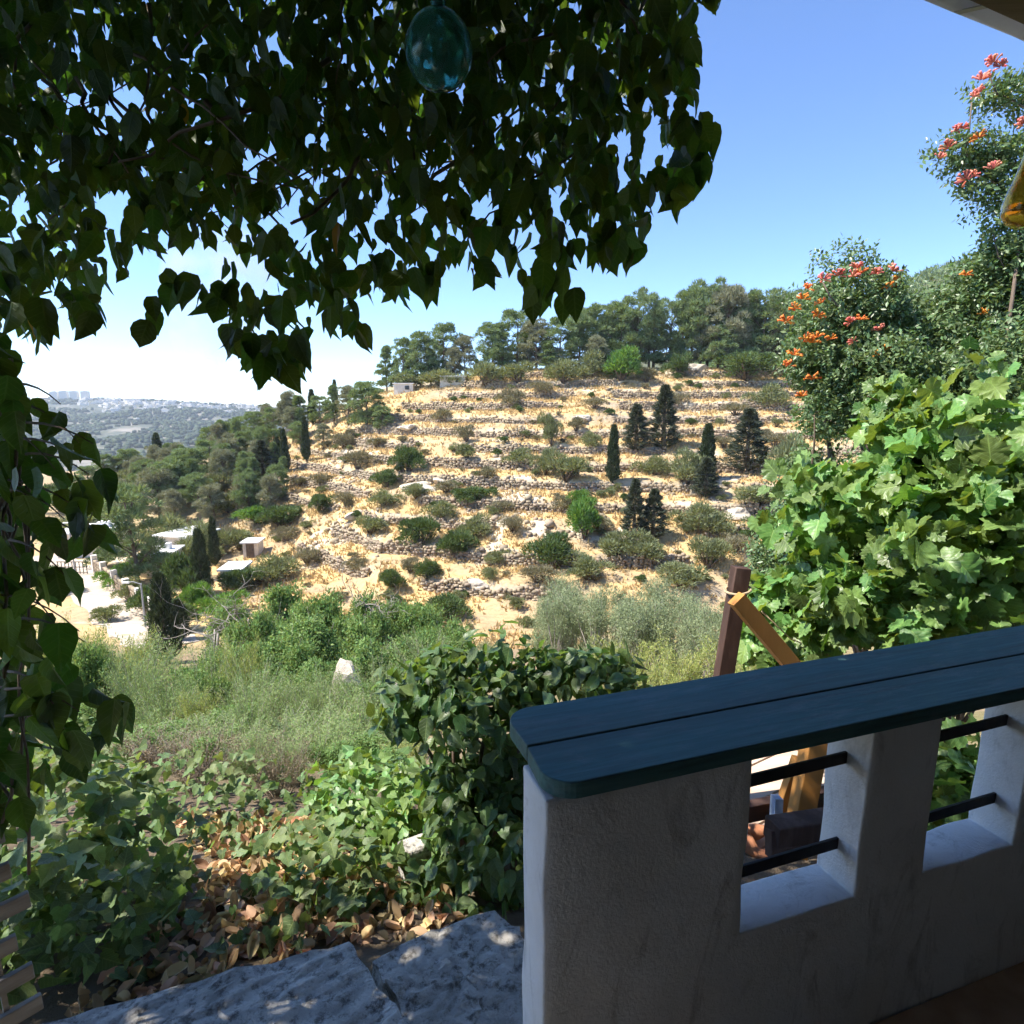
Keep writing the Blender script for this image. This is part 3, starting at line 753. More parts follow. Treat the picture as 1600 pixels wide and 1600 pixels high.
COLS = {'g': (B_GREEN, 'round dark green'), 'b': (B_BRIGHT, 'bright green'), 'o': (B_OLIVE, 'grey-green'), 's': (B_SCRUB, 'dry brownish')}
BUSH = [(637, 736, 696, 46, 'g'), (655, 857, 806, 56, 'g'), (715, 872, 824, 54, 'g'), (605, 762, 734, 42, 'g'), (740, 790, 764, 54, 'g'), (500, 802, 772, 36, 'g'), (742, 842, 808, 46, 'o'), (915, 842, 772, 52, 'b'), (912, 800, 768, 34, 'b'), (868, 888, 832, 76, 'g'), (1074, 758, 708, 56, 'o'), (1090, 832, 786, 60, 'o'), (1120, 840, 806, 50, 'o'),
    (1186, 788, 760, 66, 'o'), (810, 730, 704, 42, 'o'), (884, 752, 714, 66, 'o'), (850, 742, 700, 34, 'o'), (1022, 742, 714, 44, 'o'), (1105, 888, 838, 58, 'o'), (700, 968, 926, 66, 'g'), (612, 922, 888, 38, 'g'), (666, 908, 880, 42, 'g'), (770, 882, 862, 34, 'o'), (440, 822, 788, 62, 'g'), (405, 818, 790, 50, 'b'), (578, 834, 808, 46, 'o'), (690, 812, 786, 40, 'o'),
    (730, 718, 696, 30, 'o'), (922, 704, 680, 30, 'o'), (862, 700, 652, 28, 'o'), (970, 594, 540, 66, 'b'), (1166, 594, 550, 76, 'g'), (1060, 588, 552, 40, 'g'), (920, 590, 552, 50, 'o'), (690, 604, 580, 60, 'o'), (760, 606, 570, 60, 'o'), (640, 606, 584, 50, 'o'), (810, 600, 570, 50, 'o'), (880, 598, 566, 50, 'o'), (1010, 598, 572, 40, 's'), (1240, 596, 560, 60, 'o'), (1200, 640, 605, 50, 'o'), (1235, 760, 680, 60, 'o'), (1190, 835, 800, 50, 'o'),
    (960, 870, 830, 60, 'o'), (1010, 880, 845, 60, 'o'), (920, 905, 868, 60, 'o'), (840, 910, 876, 60, 's'), (560, 735, 700, 46, 's'), (540, 700, 672, 40, 's'), (590, 700, 676, 40, 's'), (600, 790, 768, 40, 'o'), (470, 760, 738, 36, 's'), (430, 780, 756, 40, 's'), (385, 778, 752, 40, 's'), (360, 800, 770, 44, 'o'), (350, 850, 806, 50, 's'), (375, 860, 828, 44, 'o'), (450, 845, 820, 40, 's'), (650, 780, 758, 36, 'o'), (700, 770, 748, 40, 's'), (880, 800, 770, 46, 's'), (940, 830, 800, 44, 's'), (780, 800, 780, 36, 's'), (800, 640, 600, 44, 's'), (730, 690, 660, 30, 's'), (690, 660, 635, 40, 's'), (1050, 640, 610, 36, 's'), (1150, 650, 620, 40, 's'), (850, 620, 596, 40, 's'), (930, 640, 612, 40, 's'), (900, 675, 650, 30, 's'), (1210, 700, 668, 40, 's'), (1190, 690, 660, 30, 's'), (330, 780, 740, 44, 'o'), (800, 830, 800, 40, 's'), (1130, 700, 672, 30, 's'), (760, 750, 728, 36, 's'), (1150, 860, 830, 50, 's'), (1060, 915, 880, 70, 'o'), (640, 895, 868, 30, 's'), (560, 895, 870, 40, 's'), (480, 880, 850, 50, 's'), (430, 905, 868, 60, 'o'), (550, 690, 668, 24, 's'), (505, 760, 736, 30, 's'), (540, 790, 766, 34, 's')]
items = []
for (u, vb, vt, wp, k) in BUSH:
    g = by_pixels(u, vb, vt - 3, wp * 1.06, None, 1.5, 1.75)
    if g: items.append((g[0], g[1], k, 'm'))
x, y = hill_points(240, 52, 114, -.42, .62)
x2, y2 = hill_points(34, 46, 60, -.34, .4); x = np.r_[x, x2]; y = np.r_[y, y2]
for xx, yy in zip(x, y):
    s = rng.uniform(.45, 1.0); k = 's' if rng.random() < .45 else ('o' if rng.random() < .5 else 'g')
    items.append((Vector((xx, yy, float(terr(xx, yy)))), (s, s, s * rng.uniform(.7, 1.0)), k, 'r'))
rows = {}
for it in items:
    q = int(terr_parts(it[0].x, it[0].y)[1]); rows.setdefault(max(q, 0), []).append(it)
ci = 0
for q in sorted(rows):
    for j, (p, s, k, src) in enumerate(sorted(rows[q], key=lambda e: e[0].x / e[0].y)):
        pr = COLS[k][0][ci % len(COLS[k][0])]; ci += 1
        size = 'small' if s[0] < .9 else ('middling' if s[0] < 1.7 else 'large')
        plant('shrub', pr, p, s, ci * 1.37, f'{size} {COLS[k][1]} bush on {ordn(q)} terrace row up, {ordn(j)} from the pine wood', 'bush', 'bushes on the terraces')

# trees on the wooded ridge and the far hill (one mass each)
n = 1500
a = rng.uniform(.3, 1.5, n); yy = rng.uniform(240, 345, n); xx = a * yy; zz = wood_fn(a, yy, xx)
cs = np.stack([xx, yy, zz + 1.5], -1)
tag(link('wooded_ridge_trees', clumps_mesh('wooded_ridge_trees', cs, rng.uniform(2.2, 4.0, n), 46, 2.0, 1.3, M['pine'])), 'dense dark trees covering the ridge behind the flowering shrub', 'trees', kind='stuff')
n = 9000
yy = np.sqrt(rng.uniform(1000 ** 2, 2420 ** 2, n)); a = rng.uniform(-.98, -.3, n); xx = a * yy; zz = far_fn(a, yy, xx)
keep = vn(xx / 120, yy / 120) + rng.uniform(-.2, .2, n) + (1700 - yy) / 3000 > .42
P = np.stack([xx, yy, zz], -1)[keep]; n = len(P)
v, fc = stones(P, rng.uniform(0, 6, n), np.stack([rng.uniform(6, 13, n), rng.uniform(6, 13, n), rng.uniform(5, 9, n)], -1))
tag(link('far_forest', mesh_np('far_forest', v, fc, (M['cypress'],))), 'hazy forest and scrub on the slope of the far hill', 'forest', kind='stuff')
hp = [MB().box((0, 0, 4), (14, 10, 8)).box((3, 1, 8.6), (5, 5, 1.4)).data('far_house', M['house']), MB().box((0, 0, 3.5), (20, 10, 7)).box((-4, 0, 7.8), (8, 8, 1.6)).data('far_house', M['house'])]
for i in range(230):
    yv = rng.uniform(1950, 2390); a = rng.uniform(-.70, -.40)
    yv = 2390 - abs(rng.normal(0, 190))
    z = float(far_fn(np.array(a), np.array(yv), np.array(a * yv)))
    o = link('far_house', hp[i % 2], loc=(a * yv, yv, z)); o.rotation_euler = (0, 0, rng.uniform(-.6, .6)); s = rng.uniform(.7, 1.3); o.scale = (s, s, s)
    tag(o, 'tiny pale house in the hazy town on the far ridge', 'house', 'houses of the far town')
tw = MB().box((0, 0, 17), (26, 18, 34)).box((0, 0, 35.2), (10, 8, 2.4)).data('tower_block', M['house'])
for i, u in enumerate((88, 103, 119, 136)):
    d = ray(u, 640); yv = 2360; xv = d[0] / d[1] * yv
    z = float(far_fn(np.array(xv / yv), np.array(yv), np.array(xv)))
    o = link('tower_block', tw, loc=(xv, yv, z - 1)); o.rotation_euler = (0, 0, .2)
    tag(o, f'white apartment tower on the far ridge, {ordn(i)} of four from the vine leaves', 'tower block', 'apartment towers on the far ridge')

# ------------------------------------------------------------------ valley floor: road, walls, sheds
def gz(x, y): return float(terr(x, y))
def strip(name, mids, half, dz, mat, label, kind='structure'):
    v = []; f = []; pts = [Vector((p.x, p.y, 0)) for p in mids]
    dens = []
    for a, b in zip(pts[:-1], pts[1:]):
        for k in range(12): dens.append(a.lerp(b, k / 12))
    dens.append(pts[-1])
    for i, p in enumerate(dens):
        d = (dens[min(i + 1, len(dens) - 1)] - dens[max(i - 1, 0)]).normalized(); nrm = Vector((-d.y, d.x, 0))
        hw = half * (1 + .08 * math.sin(i * .9))
        for k in (-1, -.4, .4, 1):
            q = p + nrm * hw * k; v.append((q.x, q.y, gz(q.x, q.y) + dz))
    for i in range(len(dens) - 1):
        for k in range(3): f.append((i * 4 + k, i * 4 + k + 1, i * 4 + 5 + k, i * 4 + 4 + k))
    o = link(name, mesh_np(name, v, f, (mat,), smooth=True)); tag(o, label, 'road', kind=kind); return o
M['road'] = surf('dusty_road', [(0.3, (0.42, 0.34, 0.26)), (0.7, (0.54, 0.46, 0.37))], .6, bump=0.2)
rd = [hit(u, v)[0] for u, v in ((70, 868), (120, 905), (170, 940), (225, 985), (262, 1010))]
strip('dirt_road', rd, 2.3, .05, M['road'], 'pale dusty road running down the valley')

def house(name, u, v, wpx, dm, hm, rz, label, roof='white_roof', nwin=2, parapet=True):
    p, t = hit(u, v); wm = wpx * t / F
    r = empty(name, p, 0)
    rot = Matrix.Rotation(rz, 3, 'Z')
    L = lambda x, y, z: p + rot @ Vector((x, y, z))
    m = MB(); m.box(L(0, dm / 2, hm / 2 - .3), (wm, dm, hm + .6), rot); m.obj('wall', M['house'], r)
    m = MB(); m.box(L(0, dm / 2, hm + .12), (wm + .5, dm + .5, .18), rot)
    rf = m.obj('roof', M[roof], r)
    if parapet: MB().box(L(wm * .2, dm * .6, hm + .55), (wm * .22, dm * .2, .7), rot).obj('roof_tank', M['white_roof'], rf)
    for k in range(nwin):
        x = (k + .5) / nwin * wm - wm / 2
        if k == nwin - 1: MB().box(L(x + .3, -.1, 1.0), (.06, .06, .18), rot).obj('handle', M['iron'], MB().box(L(x, -.03, 1.0), (.95, .1, 2.0), rot).obj('door', M['bark'], r))
        else:
            wn = MB().box(L(x, -.02, 1.45), (1.15, .1, 1.05), rot).obj('window', M['bark'], r)
            for sx in (-.27, .27): MB().box(L(x + sx, -.05, 1.45), (.46, .1, .88), rot).obj('pane', M['window'], wn)
            MB().box(L(x, -.10, .87), (1.3, .2, .1), rot).obj('sill', M['house'], wn)
    tag(r, label, 'house', 'small buildings in the valley')
house('stone_shed', 272, 872, 62, 5.0, 2.6, -.25, 'low pale shed with a flat roof behind the big cypress')
house('white_canopy_hut', 243, 902, 44, 4.0, 2.4, .15, 'small hut under a bright white roof beside the shaggy pine')
house('roadside_house', 132, 872, 74, 6, 3.0, .2, 'pale flat-roofed house at the top of the dusty road', nwin=3)
house('terrace_hut', 392, 872, 22, 2.4, 1.8, .1, 'tiny pale hut at the edge of the lowest terrace', nwin=1, parapet=False)
house('hidden_house', 362, 922, 30, 3.0, 2.0, .1, 'white hut half hidden behind the big cypress and green bushes', nwin=1, parapet=False)
# the house whose white roof shows through the flowering shrub
d = ray(1350, 486); p = Vector((d[0] / d[1] * 114, 114, 0)); p.z = gz(p.x, p.y)
r = empty('hill_house', p)
zt = max(p.z + 3, d[2] / d[1] * 114 + CAMZ)
MB().box((p.x, p.y + 3, (zt + p.z) / 2 - .5), (7, 6, zt - p.z + .2)).obj('wall', M['house'], r)
MB().box((p.x, p.y + 3, zt - .3), (7.8, 6.8, .3)).obj('roof', M['white_roof'], r)
MB().box((p.x - 1.6, p.y - .02, zt - 1.7), (1.1, .1, 1.1)).obj('window', M['window'], r)
tag(r, 'white-roofed house glimpsed through the orange flowering shrub', 'house')
# ruins on the ridge
for i, (u, v, wp, lab) in enumerate([(707, 583, 40, 'long low stone ruin on the ridge under the pines'), (630, 598, 30, 'short stone ruin on the ridge where the slope begins to fall')]):
    d = ray(u, v); yy = float(np.interp(d[0] / d[1], AX, YT)) - 2; p = Vector((d[0] / d[1] * yy, yy, 0)); p.z = gz(p.x, p.y)
    t = yy / d[1]; wm = wp * t / F; r = empty('stone_ruin', p)
    MB().box((p.x, p.y + 1, p.z + .6), (wm, 2.2, 2.0)).obj('wall', M['house'], r)
    MB().box((p.x, p.y + 1, p.z + 1.68), (wm + .4, 2.6, .16)).obj('roof', M['white_roof'], r)
    MB().box((p.x + wm * .2, p.y - .12, p.z + .9), (.8, .1, .7)).obj('window', M['window'], r)
    tag(r, lab, 'ruin', 'stone ruins on the ridge')
# roadside stone wall with pillars and gate
a, b = hit(148, 893)[0], hit(243, 968)[0]
r = empty('roadside_wall', a); m = MB(); n = 26
d = (b - a); L_ = Vector((d.x, d.y, 0)).length; ang = math.atan2(d.y, d.x)
Ps, Sz = [], []
for row in range(5):
    k = int(L_ / .55)
    s = (np.arange(k) + .5 * (row % 2)) / k
    q = np.stack([a.x + d.x * s, a.y + d.y * s], -1)
    Ps.append(np.stack([q[:, 0], q[:, 1], terr(q[:, 0], q[:, 1]) + row * .32 - .05], -1)); Sz.append(np.stack([rng.uniform(.45, .6, k), np.full(k, .35), np.full(k, .33)], -1))
P = np.concatenate(Ps); v, fc = stones(P - np.array(a), np.full(len(P), ang), np.concatenate(Sz))
o = link('stone_courses', mesh_np('stone_courses', v, fc, (M['stone'],)), r); o['kind'] = 'stuff'
for s in (.02, .2, .4, .6, .8, .98):
    q = a + d * s; MB().box((q.x, q.y, gz(q.x, q.y) + .95), (.55, .55, 2.1), Matrix.Rotation(ang, 3, 'Z')).obj('pillar', M['house'], r)
tag(r, 'long pale stone wall with pillars beside the dusty road', 'stone wall')
g0 = a + Vector((-.6, -1.2, 0)); r = empty('iron_gate', (g0.x, g0.y, gz(g0.x, g0.y)))
z0 = r.location.z
for k in range(9):
    MB().beam((g0.x - 2.6 + k * .4, g0.y, z0), (g0.x - 2.6 + k * .4, g0.y, z0 + 1.5), .06, .06, (0, 1, 0)).obj('bar', M['iron'], r)
for zz in (.25, .85, 1.45): MB().beam((g0.x - 2.7, g0.y, z0 + zz), (g0.x + .7, g0.y, z0 + zz), .07, .07).obj('rail', M['iron'], r)
tag(r, 'dark iron gate at the head of the roadside wall', 'gate')
# lamp post beside the road
p, t = hit(228, 982); top = at(221, 908, t); r = empty('lamp_post', p)
MB().tube([p - Vector((0, 0, .2)), (p.x, p.y, top.z)], [.09, .06], 8).obj('pole', M['lamp_grey'], r)
arm = MB().tube([(p.x, p.y, top.z - .05), (p.x - .6, p.y, top.z + .15), (p.x - 1.1, p.y, top.z + .12)], [.04, .035, .03], 6).obj('arm', M['lamp_grey'], r)
MB().box((p.x - 1.2, p.y, top.z + .08), (.5, .2, .12)).obj('lamp_head', M['white_roof'], arm)
tag(r, 'thin grey lamp post beside the dusty road', 'lamp post')
p, t = hit(118, 900); r = empty('lamp_post', p)
MB().tube([p - Vector((0, 0, .2)), p + Vector((0, 0, 6))], [.09, .06], 8).obj('pole', M['lamp_grey'], r)
MB().box(p + Vector((-.3, 0, 6)), (.6, .2, .12)).obj('lamp_head', M['white_roof'], r)
tag(r, 'grey lamp post at the top of the road before the pale house', 'lamp post')
# power line from the post towards the houses
# valley trees and bushes
VAL = [(295, 930, 855, 70, B_GREEN[0], 'rounded green tree in front of the low shed'), (302, 952, 905, 50, B_BRIGHT[0], 'bright green bush below the rounded tree by the shed'), (240, 960, 905, 60, B_GREEN[1], 'dark bush at the lower end of the roadside wall'), (185, 915, 875, 46, B_BRIGHT[1], 'bright green bush leaning over the roadside wall'), (375, 925, 885, 56, B_GREEN[2], 'dark bush behind the green trees at the valley bottom'), (205, 800, 748, 60, B_OLIVE[0], 'grey-green tree behind the shaggy pine'), (190, 770, 735, 40, B_OLIVE[1], 'grey-green bush below the stout far cypress'), (120, 850, 800, 70, B_OLIVE[2], 'grey-green tree behind the pale roadside house'), (150, 830, 775, 70, B_GREEN[1], 'green tree between the far cypress and the roadside house'), (100, 800, 750, 70, B_GREEN[2], 'green tree seen through the hanging vine leaves'), (262, 860, 800, 66, B_OLIVE[2], 'grey tree behind the shed roof'), (330, 870, 815, 60, B_OLIVE[0], 'grey tree beside the small pointed cypress'), (170, 972, 945, 44, B_OLIVE[1], 'olive green bush on the near verge of the dusty road'), (95, 925, 880, 60, B_GREEN[0], 'green bush at the bend of the road behind the vine'), (205, 938, 905, 40, B_OLIVE[0], 'grey bush just inside the roadside wall'), (280, 985, 935, 60, B_GREEN[2], 'dark shrub below the roadside wall end'), (345, 960, 920, 60, B_BRIGHT[1], 'bright bush in front of the half hidden hut'), (400, 915, 882, 60, B_OLIVE[1], 'grey bush at the foot of the lowest terrace'), (300, 880, 838, 60, B_OLIVE[2], 'grey tree rising behind the big dark cypress'), (165, 885, 850, 40, B_GREEN[1], 'green bush beside the pale roadside house')]
for i, (u, vb, vt, wp, pr, lab) in enumerate(VAL):
    g = by_pixels(u, vb, vt, wp, pr, 1.5, 1.75)
    if g: plant('leafy_tree', pr, g[0], g[1], i * 1.9, lab, 'tree', 'trees and bushes in the valley')
for (u, vb, vt, wp, lab) in [(318, 934, 826, 30, 'big dark cypress beside the valley shed'), (262, 1036, 892, 44, 'biggest dark cypress growing below the road end'), (283, 1000, 935, 30, 'short dark cypress growing against the biggest cypress')]:
    g = by_pixels(u, vb, vt, wp, CYP[1], 8.0, 1.9)
    plant('cypress_tree', CYP[1], g[0], g[1], u * .3, lab, 'cypress', 'cypresses in the valley')

# ------------------------------------------------------------------ shrubs and weeds on our own slope
def stems_proto(seed, n_stem, H, spread, leaf_n, L, T, mat, stem_mat='bark_grey', upright=1.0, arch=.4, droop=0.0, root=.25, stem_r=.012):
    """many thin stems from one root carrying small leaves: unit size in metres"""
    r = np.random.default_rng(seed); mb = MB(); Ps, Ys = [], []
    for i in range(n_stem):
        a = r.uniform(0, 6.28); b = np.array([math.cos(a), math.sin(a), 0]); h = H * r.uniform(.6, 1.05)
        p0 = b * root * r.uniform(0, 1); sp = spread * r.uniform(.3, 1.0)
        tt = np.linspace(0, 1, 6)
        pts = p0 + b * sp * (tt[:, None] ** (1.4 + arch)) + np.array([0, 0, 1]) * (h * (tt - droop * tt ** 3))[:, None] * upright + np.cumsum(r.normal(0, .025 * H, (6, 3)), 0)
        mb.tube([Vector(p) for p in pts], [stem_r * (1 - .8 * t) for t in tt], 3)
        k = leaf_n // n_stem
        s = r.uniform(.15, 1, k) ** .8
        P = np.stack([np.interp(s, tt, pts[:, j]) for j in range(3)], -1) + r.normal(0, .035 * H, (k, 3))
        d = (pts[-1] - pts[0]); d = d / np.linalg.norm(d)
        Ps.append(P); Ys.append(d * .8 + rdir(k) * .9)
    P = np.concatenate(Ps); Y = np.concatenate(Ys)
    v, f = scatter(T, P, Y, rdir(len(P)) + np.array([0, 0, .6]), r.uniform(.6, 1.25, len(P)) * L)
    return [('stem', mb.data('stem', M[stem_mat], True)), ('foliage', mesh_np('foliage', v, f, (M[mat],)))]
FE = [stems_proto(60 + i, 50, 1.5, .85, 9000, .066, T_NARROW, 'feather', arch=.2) for i in range(4)]
def dome_proto(seed, H, Rr, nl, leaves, L, mat, T=T_RH):
    r = np.random.default_rng(seed); parts = []; mb = MB(); per = leaves // nl
    for i in range(nl):
        a = r.uniform(0, 6.28); q = Rr * math.sqrt(r.uniform(0, 1)) * .8; h = H * (r.uniform(.18, .86) if q > Rr * .4 else r.uniform(.5, .86))
        c = np.array([q * math.cos(a), q * math.sin(a), h * (1 - .25 * (q / Rr) ** 2)]); rad = Rr * r.uniform(.24, .40)
        D = rdir(per); P = c + D * rad * rng.uniform(.35, 1.05, per)[:, None] * np.array([1, 1, .85]) * lumpy(D, seed * 50 + i, .4)[:, None]
        parts.append(scatter(T, P, D * .6 + rdir(per) + np.array([0, 0, .35]), D + rdir(per) * .8 + np.array([0, 0, .4]), rng.uniform(.6, 1.2, per) * L))
        m_ = np.array([c[0] * .35, c[1] * .35, h * .45]); mb.tube([(0, 0, -.3), m_, c], [.045, .03, .01], 4)
        for _ in range(3): mb.tube([c, c + D[_] * rad * .6, c + D[_] * rad * 1.15 + np.array([0, 0, .1])], [.012, .008, .003], 3)
    v, f, _ = join(parts)
    return [('stem', mb.data('stem', M['bark_grey'], True)), ('foliage', mesh_np('foliage', v, f, (M[mat],)))]
GT = [dome_proto(70 + i, 3.2, 1.7, 17, 15000, .13, 'green_tree') for i in range(3)]
OT = [dome_proto(80 + i, 3.2, 1.8, 17, 14000, .12, 'olive_tree', T_NARROW) for i in range(2)]
YB_ = [stems_proto(90 + i, 40, 2.2, 1.4, 9000, .11, T_NARROW, 'yellow_bush', arch=.3, droop=.15, stem_r=.02) for i in range(2)]
DB = [stems_proto(96 + i, 60, 1.0, .8, 2600, .07, T_NARROW, 'dry_twig', 'bark_grey', arch=.1, stem_r=.008) for i in range(2)]
def shrub_at(u, vtop, yd, wpx, protos, H, Rw, i, name, label, cat, group):
    d = ray(u, vtop); t = yd / d[1]; x = d[0] * t
    p = Vector((x, yd, gz(x, yd))); zt = d[2] * t + CAMZ
    h = max(.35, zt - p.z); wm = wpx * t / F
    plant(name, protos[i % len(protos)], p, (wm / Rw, wm / Rw, h / H), i * 1.7, label, cat, group)
for i, (u, vt, yd, wp, k) in enumerate([(430, 902, 25, 130, 0), (505, 912, 23, 120, 1), (575, 920, 25, 110, 2), (640, 930, 26, 110, 0), (360, 925, 28, 90, 1), (470, 958, 17, 150, 2), (560, 978, 15, 130, 1), (640, 985, 16, 130, 0), (700, 960, 21, 90, 2), (400, 985, 15, 120, 0), (690, 1020, 13, 90, 1), (500, 1040, 12, 100, 0), (560, 1060, 11, 90, 2), (330, 1010, 18, 90, 2), (590, 1075, 10, 110, 1), (470, 1000, 14, 110, 0), (640, 1110, 8.5, 90, 2), (420, 1040, 12, 100, 1), (600, 930, 27, 120, 0), (665, 935, 25, 110, 1), (720, 975, 20, 80, 2), (540, 945, 20, 130, 0), (480, 930, 22, 110, 2), (395, 945, 20, 100, 1)]):
    shrub_at(u, vt, yd, wp, GT, 3.2, 3.6, i, 'leafy_shrub', f'feathery green shrub on the slope below the porch, {ordn(i)} of the leafy thicket', 'shrub', 'green thicket below the porch')
for i, (u, vt, yd, wp) in enumerate([(880, 895, 34, 110), (930, 930, 27, 110), (985, 935, 25, 120), (1030, 900, 31, 110), (1090, 930, 25, 110), (1150, 955, 20, 120), (860, 950, 30, 70), (1210, 940, 20, 120), (620, 1000, 18, 90), (760, 1000, 24, 70), (900, 915, 30, 130), (960, 915, 29, 130), (1010, 930, 26, 130), (1060, 920, 28, 120), (1120, 940, 22, 120), (870, 930, 28, 100), (1180, 950, 21, 110)]):
    shrub_at(u, vt, yd, wp, OT, 3.2, 3.8, i, 'olive_tree', f'silvery olive shrub beyond the blue-topped parapet, {ordn(i)} of the olive row', 'olive tree', 'olive shrubs beyond the parapet')
for i, (u, vt, yd, wp) in enumerate([(990, 990, 15, 130), (1070, 985, 14, 130), (1150, 990, 13, 120), (1230, 985, 14, 120), (930, 1015, 13, 100), (120, 962, 17, 100), (185, 985, 15, 110), (95, 1005, 13, 110), (235, 1018, 14, 100), (160, 1035, 11, 110), (1040, 1030, 10, 110), (1190, 1030, 10, 120), (60, 960, 18, 90)]):
    shrub_at(u, vt, yd, wp, YB_, 2.2, 3.0, i, 'yellow_green_shrub', f'pale yellow-green shrub of fine leaves on the slope, {ordn(i)} of its kind', 'shrub', 'yellow-green shrubs on the slope')
k = 0
for yd, vt, us in ((12.5, 1035, range(60, 700, 66)), (10.3, 1060, range(80, 690, 62)), (8.6, 1085, range(90, 690, 62)), (7.3, 1115, range(110, 670, 64)), (6.2, 1150, range(200, 660, 62)), (5.3, 1195, range(300, 650, 66)), (4.6, 1232, range(330, 650, 66))):
    for u in us:
        uu = u + rng.uniform(-26, 26); q = rng.random(); dv = rng.normal(0, 24)
        pr, H_, R_, nm = (FE, 1.5, 1.75, 'feathery_weed') if q < .56 else ((GT, 3.2, 3.6, 'green_sapling') if q < .86 else (YB_, 2.2, 3.0, 'pale_weed'))
        shrub_at(uu, vt + dv - 14, yd * rng.uniform(.94, 1.07), rng.uniform(70, 135), pr, H_, R_, k, nm, f'{dict(feathery_weed="feathery pale green weed clump", green_sapling="leafy green sapling", pale_weed="pale yellowish weed clump")[nm]} below the porch, {ordn(k)} in its rows from the road', 'weed', 'weeds below the porch'); k += 1
for i, (u, vt, yd, wp) in enumerate([(270, 1170, 5.0, 130), (330, 1190, 4.8, 130), (400, 1200, 4.6, 110), (230, 1150, 5.4, 110), (460, 1225, 4.3, 90), (840, 1100, 8, 90), (310, 1215, 4.1, 140), (440, 1245, 3.9, 110)]):
    shrub_at(u, vt, yd, wp, DB, 1.0, 1.8, i, 'dry_shrub', f'dry brown twiggy shrub in the shaded hollow above the ivy, {ordn(i)} of the group', 'shrub', 'dry twiggy shrubs')
for i, (u, v, wp, lab) in enumerate([(648, 1030, 40, 'white boulder among the green thicket'), (540, 1020, 28, 'small white boulder peeping through the thicket'), (625, 1045, 24, 'grey boulder under the white one in the thicket')]):
    p = at(u, v, 13 - i); s = wp * 13 / F / 2
    zg = gz(p.x, p.y); o = link('boulder', boulders[i], loc=(p.x, p.y, (p.z + zg) / 2)); hb = (p.z - zg) * .5; o.scale = (max(s, hb * .5), max(s, hb * .5), hb * 1.25); tag(o, lab, 'rock', 'boulders in the thicket')
# bare grey branches
def dead_tree(u, vt, yd, seed, label, reach=3.0):
    d = ray(u, vt); t = yd / d[1]; p = Vector((d[0] * t, yd, gz(d[0] * t, yd))); h = max(1.2, d[2] * t + CAMZ - p.z)
    r = empty('bare_tree', p); rr = random.Random(seed); tr = MB(); br = MB()
    tr.tube([p - Vector((0, 0, .3)), p + Vector((.1, 0, h * .4)), p + Vector((.25, .05, h * .75))], [.10, .07, .04], 6)
    def grow(q, dirn, L, rad, depth, mb):
        pts = [q]; dd = dirn.copy()
        for _ in range(4):
            dd = (dd + Vector((rr.gauss(0, .25), rr.gauss(0, .25), rr.gauss(.02, .2)))).normalized(); pts.append(pts[-1] + dd * L / 4)
        mb.tube(pts, [rad * (1 - .18 * i) for i in range(5)], 4)
        if depth:
            for _ in range(4): grow(pts[rr.randint(1, 4)], (dd + Vector((rr.gauss(0, .8), rr.gauss(0, .8), rr.gauss(.1, .6)))).normalized(), L * .6, rad * .55, depth - 1, mb)
    for i in range(7):
        z = h * rr.uniform(.3, .75); a = rr.uniform(0, 6.28)
        grow(p + Vector((.1, 0, z)), Vector((math.cos(a), math.sin(a) * .5, rr.uniform(.1, .7))).normalized(), reach * rr.uniform(.3, .6), .03, 2, br)
    tr.obj('trunk', M['bark_grey'], r, True); br.obj('branches', M['bark_grey'], r, True)
    tag(r, label, 'bare tree', 'bare grey trees')
dead_tree(325, 955, 20, 1, 'bare grey tree with tangled twigs behind the thicket', 4.5)
dead_tree(560, 900, 25, 2, 'bare grey branches sticking out of the green thicket', 3.0)
dead_tree(375, 935, 24, 4, 'arching bare grey branches beside the biggest cypress', 4.0)

